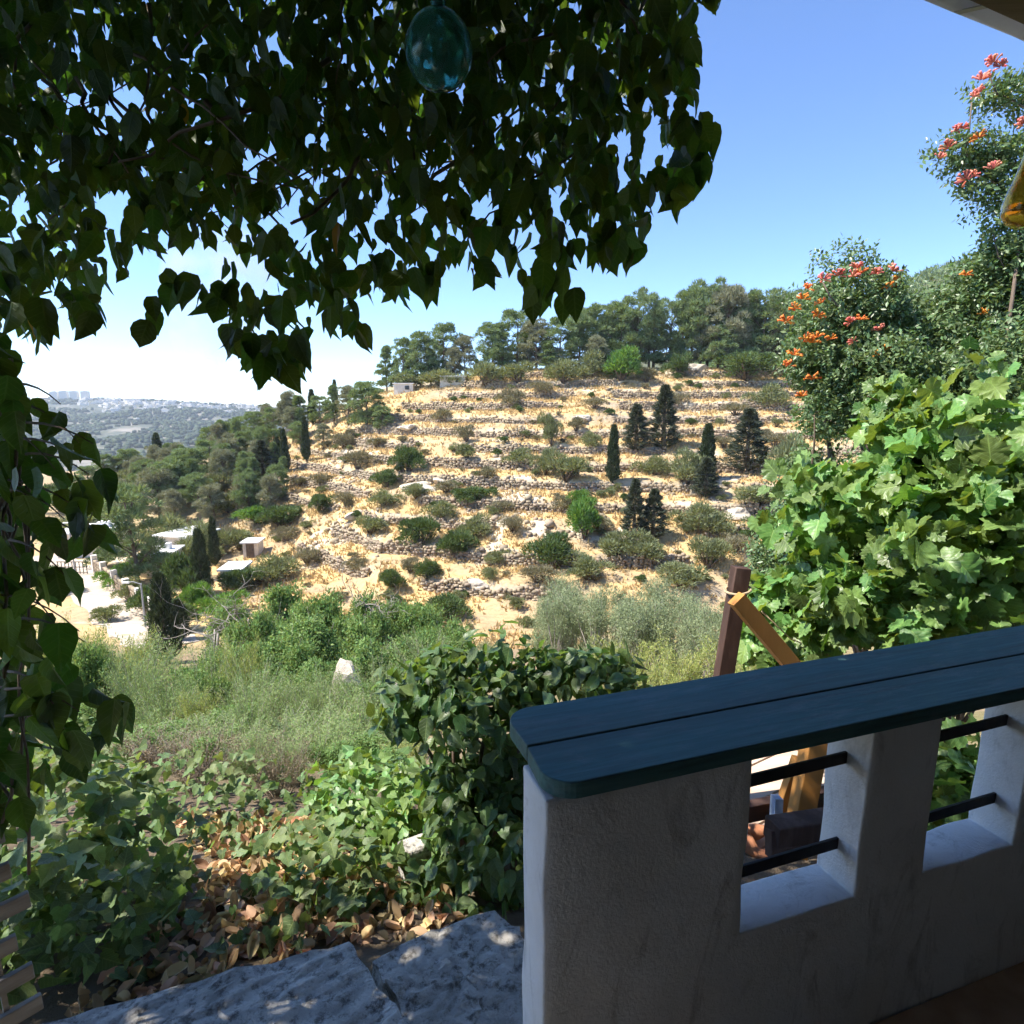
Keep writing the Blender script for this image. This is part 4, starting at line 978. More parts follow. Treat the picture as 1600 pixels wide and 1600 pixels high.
# ------------------------------------------------------------------ porch: parapet, landing, floor, roof, house wall
TH = math.atan(.333)
UX, UY = math.cos(TH), math.sin(TH)
def SN(s, n, z): return Vector((s * UX - n * UY, s * UY + n * UX, z))      # along the parapet, across it, up
def plaster(name, c0, c1, dirt):
    m, t, b = newmat(name)
    tc = N(t, 'ShaderNodeTexCoord')
    n1 = N(t, 'ShaderNodeTexNoise', i_Scale=5.0, i_Detail=8.0, i_Roughness=0.7); n2 = N(t, 'ShaderNodeTexNoise', i_Scale=9.0, i_Detail=7.0, i_Roughness=0.68, i_Distortion=1.6)
    n3 = N(t, 'ShaderNodeTexNoise', i_Scale=150.0, i_Detail=6.0)
    mp = N(t, 'ShaderNodeMapping'); mp.inputs['Scale'].default_value = (1, 1, .35)
    t.links.new(tc.outputs['Object'], mp.inputs[0])
    for n_ in (n1, n3): t.links.new(tc.outputs['Object'], n_.inputs['Vector'])
    t.links.new(mp.outputs[0], n2.inputs['Vector'])
    r1 = ramp(t, [(.3, c0), (.7, c1)]); t.links.new(n1.outputs['Fac'], r1.inputs[0])
    r2 = ramp(t, [(.53, (0, 0, 0)), (.72, (1, 1, 1))]); t.links.new(n2.outputs['Fac'], r2.inputs[0])
    mm = N(t, 'ShaderNodeMath', operation='MULTIPLY', i_1=0.75); t.links.new(r2.outputs[0], mm.inputs[0])
    mx = N(t, 'ShaderNodeMix', data_type='RGBA'); t.links.new(mm.outputs[0], mx.inputs[0]); t.links.new(r1.outputs[0], mx.inputs[6]); mx.inputs[7].default_value = (*dirt, 1)
    t.links.new(mx.outputs[2], b.inputs['Base Color']); b.inputs['Roughness'].default_value = .85; b.inputs['Specular IOR Level'].default_value = .2
    ad = N(t, 'ShaderNodeMath', operation='MULTIPLY_ADD', i_1=6.0); t.links.new(n1.outputs['Fac'], ad.inputs[0]); t.links.new(n3.outputs['Fac'], ad.inputs[2])
    bp = N(t, 'ShaderNodeBump', i_Strength=.45, i_Distance=.003); t.links.new(ad.outputs[0], bp.inputs['Height']); t.links.new(bp.outputs[0], b.inputs['Normal'])
    return m
M['plaster'] = plaster('whitewashed_plaster', (.66, .65, .63), (.77, .76, .75), (.34, .32, .30))
M['house_plaster'] = plaster('porch_wall_plaster', (.22, .18, .13), (.28, .23, .17), (.17, .14, .10))
M['porch_floor'] = surf('brown_floor', [(.3, (.36, .24, .15)), (.7, (.50, .36, .24))], 9, bump=.3, bscale=60, bdist=.004)
M['ceiling'] = surf('dark_roof_boards', [(.3, (.10, .075, .05)), (.7, (.16, .12, .085))], 5, stretch=(.3, 3, 1), bump=.3, bscale=30)
M['fascia'] = surf('weathered_white_sheet', [(.25, (.46, .45, .44)), (.42, (.76, .76, .77)), (.8, (.82, .82, .83))], 9, detail=8, rough=.6, bump=.35, bscale=14, bdist=.02, distort=1.0)
_t = M['fascia'].node_tree; _tr = N(_t, 'ShaderNodeBsdfTranslucent', i_0=(.8, .8, .8, 1)); _mx = N(_t, 'ShaderNodeMixShader', i_0=.65)      # thin plastic lets daylight through
_t.links.new(_t.nodes['Principled BSDF'].outputs[0], _mx.inputs[1]); _t.links.new(_tr.outputs[0], _mx.inputs[2]); _t.links.new(_mx.outputs[0], _t.nodes['Material Output'].inputs[0])

root = empty('parapet', SN(.38, 1.0, 0))
S0, S1, N0, N1, Z0, Z1 = .382, 3.4, .954, 1.075, -.35, .845
holes = [(.855 + .559 * k, 1.188 + .559 * k) for k in range(4)]
ZS = .403
def parapet_mesh():
    sl = set(np.round(np.linspace(S0, S1, 96), 4)); zl = set(np.round(np.linspace(Z0, Z1, 36), 4))
    for a, b in holes: sl |= {a, b}
    zl |= {ZS}
    def thin(q, fix):
        q = sorted(q); out = []
        for v in q:
            if out and v - out[-1] < .012:
                if v in fix: out[-1] = v
                continue
            out.append(v)
        return out
    fixs = {h for p in holes for h in p}
    sl = thin(sl, fixs); zl = thin(zl, {ZS})
    bm = bmesh.new(); cache = {}
    def vert(i, j, k):
        key = (i, j, k)
        if key not in cache:
            s, z = sl[i], zl[j]; n = N0 if k == 0 else N1
            ds = .006 * (vn(s * 9, z * 9 + k * 3) - .5) * 2; dn = .005 * (vn(s * 6 + 20, z * 6 + k * 7) - .5) * 2; dz = .006 * (vn(s * 9 + 40, z * 9) - .5) * 2
            p = SN(s + ds, n + dn, z + dz) - root.location
            cache[key] = bm.verts.new(p)
        return cache[key]
    solid = lambda i, j: 0 <= i < len(sl) - 1 and 0 <= j < len(zl) - 1 and not any(a - 1e-6 <= sl[i] < b - 1e-6 and zl[j] >= ZS - 1e-6 for a, b in holes)
    for i in range(len(sl) - 1):
        for j in range(len(zl) - 1):
            if not solid(i, j): continue
            bm.faces.new([vert(i, j, 0), vert(i + 1, j, 0), vert(i + 1, j + 1, 0), vert(i, j + 1, 0)])
            bm.faces.new([vert(i, j + 1, 1), vert(i + 1, j + 1, 1), vert(i + 1, j, 1), vert(i, j, 1)])
            if not solid(i - 1, j): bm.faces.new([vert(i, j, 1), vert(i, j, 0), vert(i, j + 1, 0), vert(i, j + 1, 1)])
            if not solid(i + 1, j): bm.faces.new([vert(i + 1, j, 0), vert(i + 1, j, 1), vert(i + 1, j + 1, 1), vert(i + 1, j + 1, 0)])
            if not solid(i, j - 1): bm.faces.new([vert(i, j, 1), vert(i + 1, j, 1), vert(i + 1, j, 0), vert(i, j, 0)])
            if not solid(i, j + 1): bm.faces.new([vert(i, j + 1, 0), vert(i + 1, j + 1, 0), vert(i + 1, j + 1, 1), vert(i, j + 1, 1)])
    me = bpy.data.meshes.new('wall'); bm.to_mesh(me); bm.free(); me.materials.append(M['plaster']); return me
o = link('wall', parapet_mesh(), root)
md = o.modifiers.new('bevel', 'BEVEL'); md.width = .005; md.segments = 2; md.limit_method = 'ANGLE'; md.angle_limit = R(50)
for p in o.data.polygons: p.use_smooth = True
for a, b in holes:
    for zb in (.500, .733):
        mb = MB(); mb.beam(SN(a - .02, 1.018, zb), SN(b + .02, 1.018, zb + .004), .008, .030)
        mb.obj('iron_bar', M['iron'], root, bevel=.0015)
def painted_wood():
    m, t, b = newmat('blue_painted_wood')
    tc = N(t, 'ShaderNodeTexCoord'); mp = N(t, 'ShaderNodeMapping'); mp.vector_type = 'TEXTURE'; mp.inputs['Rotation'].default_value = (0, 0, TH); mp.inputs['Scale'].default_value = (1.8, .11, .11)
    t.links.new(tc.outputs['Object'], mp.inputs[0])
    g = N(t, 'ShaderNodeTexNoise', i_Scale=7.0, i_Detail=9.0, i_Roughness=.7, i_Distortion=.4); t.links.new(mp.outputs[0], g.inputs['Vector'])
    rp = ramp(t, [(.30, (.022, .080, .084)), (.5, (.050, .165, .168)), (.70, (.11, .25, .245))]); t.links.new(g.outputs['Fac'], rp.inputs[0])
    w_ = N(t, 'ShaderNodeTexNoise', i_Scale=3.2, i_Detail=12.0, i_Roughness=.82); m2 = N(t, 'ShaderNodeMapping'); m2.vector_type = 'TEXTURE'; m2.inputs['Rotation'].default_value = (0, 0, TH); m2.inputs['Scale'].default_value = (.45, .14, .16)
    t.links.new(tc.outputs['Object'], m2.inputs[0]); t.links.new(m2.outputs[0], w_.inputs['Vector'])
    r2 = ramp(t, [(.51, (0, 0, 0)), (.66, (1, 1, 1))]); t.links.new(w_.outputs['Fac'], r2.inputs[0])
    mm = N(t, 'ShaderNodeMath', operation='MULTIPLY', i_1=.5); t.links.new(r2.outputs[0], mm.inputs[0])
    mx = N(t, 'ShaderNodeMix', data_type='RGBA'); t.links.new(mm.outputs[0], mx.inputs[0]); t.links.new(rp.outputs[0], mx.inputs[6]); mx.inputs[7].default_value = (.24, .29, .29, 1)
    # bare brown wood where the paint wore off along the edges
    ge = N(t, 'ShaderNodeNewGeometry'); r3 = ramp(t, [(.52, (0, 0, 0)), (.60, (1, 1, 1))]); t.links.new(ge.outputs['Pointiness'], r3.inputs[0])
    m3 = N(t, 'ShaderNodeMix', data_type='RGBA'); t.links.new(r3.outputs[0], m3.inputs[0]); t.links.new(mx.outputs[2], m3.inputs[6]); m3.inputs[7].default_value = (.10, .075, .055, 1)
    t.links.new(m3.outputs[2], b.inputs['Base Color'])
    rr = ramp(t, [(.3, (.48,) * 3), (.7, (.7,) * 3)]); t.links.new(g.outputs['Fac'], rr.inputs[0]); t.links.new(rr.outputs[0], b.inputs['Roughness'])
    b.inputs['Specular IOR Level'].default_value = .22
    bp = N(t, 'ShaderNodeBump', i_Strength=.35, i_Distance=.002); t.links.new(g.outputs['Fac'], bp.inputs['Height']); t.links.new(bp.outputs[0], b.inputs['Normal'])
    return m
M['cap'] = painted_wood()
CT, CB = .882, .846
capr = .062
def arc(cs, cn, r, a0, a1, k=9): return [(cs + r * math.cos(a0 + (a1 - a0) * i / k), cn + r * math.sin(a0 + (a1 - a0) * i / k)) for i in range(k + 1)]
CS0, CN0, CNM, CN1 = .388, .937, 1.079, 1.232
near_pl = arc(CS0 + capr, CN0 + capr, capr, math.pi, 1.5 * math.pi) + [(3.45, CN0), (3.45, CNM - .001), (CS0 + .004, CNM - .001)]
far_pl = [(CS0 + .004, CNM + .001), (3.45, CNM + .001), (3.45, CN1)] + arc(CS0 + capr, CN1 - capr, capr, .5 * math.pi, math.pi)
for nm, pl, dz in (('cap_plank', near_pl, 0), ('cap_plank', far_pl, .002)):
    mb = MB(); mb.prism([SN(s, n, 0)[:2] for s, n in pl], CB, CT + dz); mb.obj(nm, M['cap'], root, bevel=.003, seg=3)
tag(root, 'whitewashed parapet with square openings, iron bars and a blue plank top', 'parapet')

# rough stone landing and steps
def stone_mat():
    m, t, b = newmat('rough_grey_limestone')
    tc = N(t, 'ShaderNodeTexCoord')
    n1 = N(t, 'ShaderNodeTexNoise', i_Scale=7.0, i_Detail=10.0, i_Roughness=.72); v1 = N(t, 'ShaderNodeTexVoronoi', i_Scale=34.0); n2 = N(t, 'ShaderNodeTexNoise', i_Scale=26.0, i_Detail=9.0, i_Roughness=.72)
    for q in (n1, v1, n2): t.links.new(tc.outputs['Object'], q.inputs['Vector'])
    rp = ramp(t, [(.30, (.36, .335, .29)), (.5, (.64, .60, .53)), (.72, (.82, .77, .68))]); t.links.new(n1.outputs['Fac'], rp.inputs[0])
    r2 = ramp(t, [(.38, (.25, .24, .23)), (.50, (1, 1, 1))]); t.links.new(n2.outputs['Fac'], r2.inputs[0])
    mx = N(t, 'ShaderNodeMix', data_type='RGBA', blend_type='MULTIPLY'); mx.inputs[0].default_value = .9
    t.links.new(rp.outputs[0], mx.inputs[6]); t.links.new(r2.outputs[0], mx.inputs[7])
    oi = N(t, 'ShaderNodeObjectInfo'); mo = N(t, 'ShaderNodeMapRange', i_3=.8, i_4=1.2); t.links.new(oi.outputs['Random'], mo.inputs[0])     # each stone has its own tone
    hv = N(t, 'ShaderNodeHueSaturation'); t.links.new(mo.outputs[0], hv.inputs['Value']); t.links.new(mx.outputs[2], hv.inputs['Color']); t.links.new(hv.outputs[0], b.inputs['Base Color'])
    b.inputs['Roughness'].default_value = .9; b.inputs['Specular IOR Level'].default_value = .2
    bp = N(t, 'ShaderNodeBump', i_Strength=1.0, i_Distance=.03); t.links.new(n2.outputs['Fac'], bp.inputs['Height']); t.links.new(bp.outputs[0], b.inputs['Normal'])
    return m
M['step'] = stone_mat()
def slab(name, pix, z, thick, label, extra=None, parent=None):
    pts = [atz(u, v, z) for u, v in pix] if pix else extra
    bm = bmesh.new()
    # fill the outline with a fine grid so that the surface can be uneven
    poly = np.array([(p[0], p[1]) for p in pts])
    f = bm.faces.new([bm.verts.new((x, y, z)) for x, y in poly])
    r_ = bmesh.ops.extrude_face_region(bm, geom=[f])
    for v_ in r_['geom']:
        if isinstance(v_, bmesh.types.BMVert): v_.co.z -= thick
    bmesh.ops.recalc_face_normals(bm, faces=bm.faces)
    bmesh.ops.triangulate(bm, faces=bm.faces)
    for _ in range(5):
        ed = [e for e in bm.edges if e.calc_length() > .035]
        if ed: bmesh.ops.subdivide_edges(bm, edges=ed, cuts=1)
        bmesh.ops.triangulate(bm, faces=bm.faces)
    cx = poly.mean(0)
    for v_ in bm.verts:
        x, y, zz = v_.co
        k = .006 * (float(vn(x * 9, y * 9)) - .5) * 2 + .009 * (float(vn(x * 45, y * 45)) - .5) * 2
        v_.co.z += k
        e = .012 * (float(vn(x * 18 + 5, y * 18 + zz * 20)) - .5) * 2
        v_.co.x += e; v_.co.y += e * .7
    off = Vector((cx[0], cx[1], z - thick))
    for v_ in bm.verts: v_.co -= off
    me = bpy.data.meshes.new(name); bm.to_mesh(me); bm.free(); me.materials.append(M['step'])
    o = link(name, me, loc=off)
    if label: tag(o, label, 'stone step', 'rough stone steps')
    return o
slab('stone_step', None, 0.0, .24, 'largest rough grey stone slab at the foot of the frame', extra=[SN(-1.6, 1.63, 0), SN(.03, 1.635, 0), SN(.10, 1.45, 0), SN(.19, 1.30, 0), SN(.30, 1.12, 0), SN(.36, .95, 0), SN(.36, .3, 0), SN(-1.6, .3, 0)])
slab('stone_step', [(578, 1502), (640, 1470), (735, 1432), (770, 1428), (812, 1450), (828, 1500), (830, 1560), (700, 1560), (610, 1545)], -.2, .25, 'rough grey stone step lying lower behind the others')
slab('stone_step', [(604, 1528), (655, 1518), (700, 1492), (728, 1530), (775, 1600), (800, 1680), (660, 1680), (630, 1590)], -.09, .22, 'rough stone step wedge between the largest slab and the parapet side step')
slab('stone_step', [(728, 1522), (775, 1492), (822, 1478), (850, 1600), (850, 1700), (790, 1700), (760, 1590)], -.13, .22, 'rough stone step tucked against the parapet end')
pb = atz(648, 1342, -.42); o = MB().box(pb, (.13, .10, .16), Matrix.Rotation(.5, 3, 'Z')).obj('stone_block', M['step'], bevel=.012)
tag(o, 'small pale stone block half hidden in the ivy', 'stone')
# porch floor inside
o = MB().prism([SN(.36, -3.0, 0)[:2], SN(4.2, -3.0, 0)[:2], SN(4.2, .952, 0)[:2], SN(.36, .952, 0)[:2]], -.3, -.004).obj('porch_floor', M['porch_floor']); tag(o, kind='structure')
o = MB().prism([SN(-3.2, -3.0, 0)[:2], SN(.355, -3.0, 0)[:2], SN(.355, .29, 0)[:2], SN(-3.2, .29, 0)[:2]], -.3, -.006).obj('porch_floor', M['step']); tag(o, kind='structure')
o = MB().prism([SN(-3.2, -1.75, 0)[:2], SN(4.2, -1.75, 0)[:2], SN(4.2, -1.5, 0)[:2], SN(-3.2, -1.5, 0)[:2]], -.3, 3.0).obj('house_wall', M['house_plaster']); tag(o, kind='structure')
o = MB().prism([SN(3.42, -1.5, 0)[:2], SN(3.6, -1.5, 0)[:2], SN(3.6, 1.06, 0)[:2], SN(3.42, 1.06, 0)[:2]], -.3, 2.9).obj('unseen_side_wall', M['house_plaster']); tag(o, kind='structure')
o = MB().prism([SN(-2.6, -1.5, 0)[:2], SN(-2.4, -1.5, 0)[:2], SN(-2.4, .35, 0)[:2], SN(-2.6, .35, 0)[:2]], -.3, 2.6).obj('unseen_side_wall', M['house_plaster']); tag(o, kind='structure')  # added out of view to keep skylight off the parapet front
# porch roof with a white weathered edge
e0, e1 = atz(1430, 2, 2.56), atz(1600, 100, 2.52)
ed = (e1 - e0).normalized(); A0, A1 = e0 - ed * 4.6, e1 + ed * 2.6
back = Vector((ed.y, -ed.x, 0)).normalized()
rr = empty('porch_roof', (e0 + back * 1.5))
def quadbox(mb, a, b, d0, d1, z0, z1):
    mb.prism([(a + back * d0)[:2], (b + back * d0)[:2], (b + back * d1)[:2], (a + back * d1)[:2]][::-1], z0, z1)
mb = MB(); quadbox(mb, A0, A1, .085, 4.2, 2.62, 2.70); mb.obj('roof_boards', M['ceiling'], rr)
mb = MB(); quadbox(mb, A0, A1, .095, .20, 2.525, 2.618); mb.obj('eave_beam', M['ceiling'], rr, bevel=.004)
# curved white edge sheet
nseg = 60; prof = [(.085, 2.575), (.06, 2.553), (.035, 2.545), (.012, 2.555), (.0, 2.58), (.01, 2.65), (.04, 2.705), (.10, 2.725)]
v = []; f = []
for i in range(nseg + 1):
    p = A0.lerp(A1, i / nseg)
    for j, (d, z) in enumerate(prof):
        q = p + back * (d + .008 * math.sin(i * .9 + j)); v.append((q.x - rr.location.x, q.y - rr.location.y, z + .012 * math.sin(i * .55) - rr.location.z))
k = len(prof)
for i in range(nseg):
    for j in range(k - 1): f.append((i * k + j, i * k + j + 1, (i + 1) * k + j + 1, (i + 1) * k + j))
o = link('edge_sheet', mesh_np('edge_sheet', v, f, (M['fascia'],), smooth=True), rr)
o.modifiers.new('solid', 'SOLIDIFY').thickness = .004
for q in (.30, 1.2):
    p = e0.lerp(e1, q); mb = MB(); mb.beam(p + back * .012 + Vector((0, 0, .015)), p + back * .10 + Vector((0, 0, -.012)), .022, .003); mb.obj('bracket', M['lamp_grey'], rr)
tag(rr, 'porch roof edge with curved weathered white sheet and dark underside', 'roof')

# slatted wooden panel at the side of the landing
M['slat'] = surf('grey_weathered_wood', [(.3, (.22, .18, .14)), (.7, (.46, .40, .33))], 5, stretch=(1, 1, 6), bump=.4, bscale=40, bdist=.004)
r = empty('slatted_panel', (-1.06, 1.12, 0))
a = Vector((-1.05, 1.13, 0)); b = Vector((-1.62, .52, 0))
for k in range(9):
    z = .02 + k * .085
    sh = .012 * math.sin(k * 2.3); MB().beam(a + Vector((sh, sh, z)), b + Vector((0, 0, z - .02)), .014, .036).obj('slat', M['slat'], r, bevel=.002)
for k in range(7):
    p = a.lerp(b, .06 + k * .15) + Vector((-.014, .014, 0)); MB().beam(p + Vector((0, 0, -.25)), p + Vector((.02 * math.sin(k), 0, .74)), .030, .010, (0.68, .73, 0)).obj('back_slat', M['slat'], r)
tag(r, 'weathered wooden slatted panel at the edge of the landing', 'fence')

# ------------------------------------------------------------------ timber deck behind the parapet
M['orange_wood'] = surf('orange_stained_timber', [(.3, (.40, .17, .035)), (.7, (.55, .26, .07))], 6, stretch=(1, 1, .2), bump=.3, bscale=40, rough=.6, bdist=.003)
M['red_wood'] = surf('faded_red_timber', [(.28, (.030, .019, .014)), (.5, (.065, .034, .024)), (.72, (.15, .095, .075))], 7, stretch=(1, 1, .25), bump=.5, bscale=40, rough=.75, bdist=.004)
M['dark_wood'] = surf('dark_brown_timber', [(.3, (.055, .030, .026)), (.7, (.12, .07, .055))], 7, stretch=(.3, 1, 1), bump=.3, bscale=40, rough=.7, bdist=.003)
M['deck_wood'] = surf('pale_deck_boards', [(.3, (.50, .36, .26)), (.7, (.64, .50, .40))], 6, stretch=(.3, 2, 1), bump=.3, bscale=40, bdist=.003)
M['rope'] = surf('straw_rope', [(.3, (.38, .28, .16)), (.7, (.55, .43, .28))], 40, bump=.5, bscale=120)
M['blue_wood'] = surf('faded_blue_timber', [(.3, (.16, .22, .32)), (.7, (.36, .42, .52))], 9, bump=.3, bscale=40)
M['terracotta'] = surf('terracotta', [(.3, (.42, .16, .075)), (.7, (.56, .25, .13))], 12, bump=.4, bscale=50, bdist=.005)
PD = 3.3
tp, bt = at(1158, 886, PD), at(1131, 1052, PD + .06)
dirp = (bt - tp).normalized(); low = bt + dirp * ((bt.z + .85) / -dirp.z if dirp.z < 0 else 1)
r = empty('red_post', low)
MB().beam(tp, low, .085, .085, (0, 1, 0)).obj('post', M['red_wood'], r, bevel=.004)
rp_ = MB(); c = at(1153, 921, PD)
rp_.tube([c + Vector((.066 * math.cos(k * .52), .066 * math.sin(k * .52), .012 * math.sin(k * .52 + 1))) for k in range(13)], .007, 6); rp_.obj('rope_loop', M['rope'], r, True)
tag(r, 'weathered reddish square post with a loop of rope near its top', 'post')
a, b = at(1150, 935, PD - .12), at(1238, 1040, PD - .02); b = b + (b - a) * 1.2
r = empty('orange_brace', b); MB().beam(a, b, .085, .06, (0, -1, .3)).obj('timber', M['orange_wood'], r, bevel=.003)
tag(r, 'orange timber brace leaning down from the reddish post', 'timber brace')
r = empty('washing_line', at(1205, 968, PD)); MB().tube([at(1190, 955, PD), at(1235, 998, PD + .1), at(1330, 1035, PD + .3)], .004, 5).obj('line', M['rope'], r, True)
tag(r, 'thin pale cord running from the post into the grape vine', 'cord')
ZD = -.66
r = empty('timber_deck', atz(1230, 1300, ZD))
dc = atz(1215, 1290, ZD)
dx = Vector((math.cos(.55), math.sin(.55), 0)); dy = Vector((-dx.y, dx.x, 0))
for k in range(12):
    p = dc + dy * (-.75 + k * .125); MB().beam(p - dx * 1.1 + Vector((0, 0, -.02)), p + dx * 1.0 + Vector((0, 0, -.02)), .112, .03).obj('deck_board', M['deck_wood'], r, bevel=.003)
tag(r, 'small deck of pale boards seen through the parapet opening', 'deck')
r = empty('orange_post', atz(1240, 1330, ZD))
MB().beam(at(1276, 1140, 2.75), at(1240, 1335, 2.72), .085, .085, (0, 1, 0)).obj('post', M['orange_wood'], r, bevel=.003)
MB().beam(at(1247, 1185, 2.80), at(1218, 1268, 2.86), .04, .05, (0, 1, 0)).obj('thin_brace', M['orange_wood'], r, bevel=.002)
MB().beam(at(1214, 1245, 2.66), at(1211, 1300, 2.66), .035, .05, (0, 1, 0)).obj('blue_strip', M['blue_wood'], r)
tag(r, 'orange timber upright with a thin brace seen through the first parapet opening', 'post')
r = empty('deck_rail', atz(1200, 1285, ZD))
MB().beam(at(1150, 1272, 2.85), at(1320, 1238, 3.1), .05, .085).obj('rail', M['dark_wood'], r, bevel=.003)
MB().beam(at(1205, 1300, 2.35), at(1330, 1282, 2.45), .09, .085).obj('red_rail', M['red_wood'], r, bevel=.006)
MB().beam(at(1212, 1296, 2.36), at(1212, 1340, 2.34), .06, .06, (0, 1, 0)).obj('stub_post', M['red_wood'], r, bevel=.004)
MB().beam(at(1222, 1330, 2.5), at(1330, 1300, 2.6), .05, .06).obj('lower_rail', M['dark_wood'], r, bevel=.003)
tag(r, 'dark and reddish timber rails behind the first parapet opening', 'railing')
c = atz(1192, 1330, ZD); r = empty('clay_ring', c)
mb = MB(); mb.tube([c + Vector((.09 * math.cos(k * .3927), .09 * math.sin(k * .3927), .05 + .01 * math.sin(k))) for k in range(17)], [.035 + .008 * math.sin(k * 1.7) for k in range(17)], 8); mb.obj('coil', M['terracotta'], r, True)
mb = MB(); mb.tube([c + Vector((.02, 0, .02)), c + Vector((.03, .01, .15)), c + Vector((.0, .0, .24))], .005, 5).obj('twig', M['bark'], r)
tag(r, 'reddish clay coil with a dry twig lying on the deck', 'clay coil')

# ------------------------------------------------------------------ glass ornaments
def glass(name, colr, rough=.06, density=18):
    m, t, b = newmat(name)
    b.inputs['Base Color'].default_value = (*colr, 1); b.inputs['Transmission Weight'].default_value = .92; b.inputs['Roughness'].default_value = rough; b.inputs['IOR'].default_value = 1.3
    tc = N(t, 'ShaderNodeTexCoord'); nz = N(t, 'ShaderNodeTexNoise', i_Scale=26.0, i_Detail=4.0); t.links.new(tc.outputs['Object'], nz.inputs['Vector'])
    bp = N(t, 'ShaderNodeBump', i_Strength=.35, i_Distance=.006); t.links.new(nz.outputs['Fac'], bp.inputs['Height']); t.links.new(bp.outputs[0], b.inputs['Normal'])
    return m
M['teal_glass'] = glass('teal_blown_glass', (.30, .72, .66)); M['amber_glass'] = glass('amber_blown_glass', (.86, .64, .20))
def hollow(prof, th): return prof + [(max(r_ - th, .0005), z_ + (th if i == len(prof) - 1 else 0)) for i, (r_, z_) in reversed(list(enumerate(prof)))]
c = at(686, 78, 1.25); r = empty('glass_globe', c)
prof = [(.001, -.074)] + [(.069 * math.sin(a_) * (1 + .04 * math.cos(a_)), -.074 * math.cos(a_)) for a_ in np.linspace(.12, 2.95, 26)] + [(.014, .076), (.016, .094)]
mb = MB().lathe([(max(.0008, q[0] - .0035), q[1] * .96) for q in prof][::-1] + prof, c, 40); mb.obj('glass_shell', M['teal_glass'], r, True)
MB().tube([c + Vector((0, 0, .092)), c + Vector((0, 0, .125))], [.017, .012], 12).obj('cap', M['iron'], r, True)
MB().tube([c + Vector((0, 0, .12)), c + Vector((.005, 0, .55)), c + Vector((.0, .01, 1.0))], .0025, 5).obj('cord', M['rope'], r, True)
tag(r, 'teal blown glass globe hanging among the dark vine leaves', 'glass ornament', 'hanging glass ornaments')
c = at(1604, 322, 1.45); r = empty('glass_drop', c)
prof = [(.001, -.050), (.022, -.048), (.038, -.036), (.048, -.015), (.048, .010), (.041, .036), (.030, .070), (.020, .11), (.013, .15), (.010, .18)]
mb = MB().lathe([(max(.0008, q[0] - .003), q[1] * .96 + .002) for q in prof][::-1] + prof, c, 40); mb.obj('glass_shell', M['amber_glass'], r, True)
MB().lathe([(.001, -.045), (.034, -.033), (.043, -.012), (.042, .002), (.001, .002)], c, 32).obj('amber_fill', M['amber_glass'], r, True)
MB().tube([c + Vector((0, 0, .175)), c + Vector((0, 0, .5)), c + Vector((0, -.02, .95))], .0022, 5).obj('cord', M['rope'], r, True)
tag(r, 'amber blown glass drop hanging by the frame edge before the shrub', 'glass ornament', 'hanging glass ornaments')

# ------------------------------------------------------------------ foliage close to the porch
def inpoly(u, v, poly):
    poly = np.asarray(poly, float); c = np.zeros(len(u), bool); j = len(poly) - 1
    for i in range(len(poly)):
        xi, yi = poly[i]; xj, yj = poly[j]
        c ^= ((yi > v) != (yj > v)) & (u < (xj - xi) * (v - yi) / (yj - yi + 1e-9) + xi); j = i
    return c
def unproj(u, v, t):
    xc, yc = (u - 800) / F, (v - 800) / F
    return np.stack([xc * t, (CP - yc * SP) * t, (-SP - yc * CP) * t + CAMZ], -1)
def vine_leaves(n, poly, d0, d1, s0, s1, lv, holes=(), bias=1.0):
    poly = np.asarray(poly, float); lo, hi = poly.min(0), poly.max(0)
    u = rng.uniform(lo[0], hi[0], n * 4); v = rng.uniform(lo[1], hi[1], n * 4)
    k = inpoly(u, v, poly)
    for hu, hv, hr in holes: k &= ((u - hu) ** 2 + (v - hv) ** 2 > (hr + 12) ** 2)
    u, v = u[k][:n], v[k][:n]; m = len(u)
    t = d0 + (d1 - d0) * rng.random(m) ** bias
    S = rng.uniform(s0, s1, m)
    v0 = v - S * F / t * .75
    P = unproj(u, v0, t)
    tilt = rng.normal(0, .38, (m, 3)); Y = tilt + np.array([0, 0, -1.0])
    Nn = rng.normal(size=(m, 3)) * np.array([1, 1, .55])
    lv.add(P, Y, Nn, S)

# hanging climber over the porch edge
VR = empty('hanging_vine', (-.6, 1.9, 2.7))
lv = Leaves()
CAN = [(-120, -60), (-120, 520), (0, 512), (40, 540), (75, 535), (92, 492), (125, 520), (162, 508), (172, 470), (208, 440), (214, 400), (268, 408), (278, 392), (338, 386), (352, 430), (345, 470), (352, 552), (376, 582), (430, 604), (462, 585), (488, 568), (498, 512), (530, 545), (560, 522), (556, 484), (590, 470), (625, 488), (640, 462), (668, 458), (660, 425), (720, 422), (735, 448), (766, 458), (790, 432), (814, 462), (845, 492), (878, 490), (888, 442), (900, 405), (930, 420), (975, 418), (984, 384), (1010, 376), (1020, 332), (1050, 338), (1056, 292), (1092, 292), (1104, 246), (1098, 215), (1078, 182), (1086, 150), (1076, 110), (1092, 40), (1100, -60)]
HOLES = [(192, 165, 24), (122, 175, 14), (174, 332, 18), (400, 262, 13), (448, 352, 14), (720, 150, 8), (690, 285, 8), (780, 345, 10), (1025, 235, 9), (560, 420, 9), (30, 330, 9), (470, 375, 10), (395, 440, 10)]
vine_leaves(3300, CAN, 1.3, 1.95, .032, .082, lv, HOLES)
up = [(-300, -700), (-300, 330), (240, 340), (520, 330), (700, 300), (900, 300), (1000, 200), (1060, 100), (1095, -50), (1200, -300), (1250, -700)]
vine_leaves(4800, up, 1.5, 2.15, .04, .075, lv, HOLES)
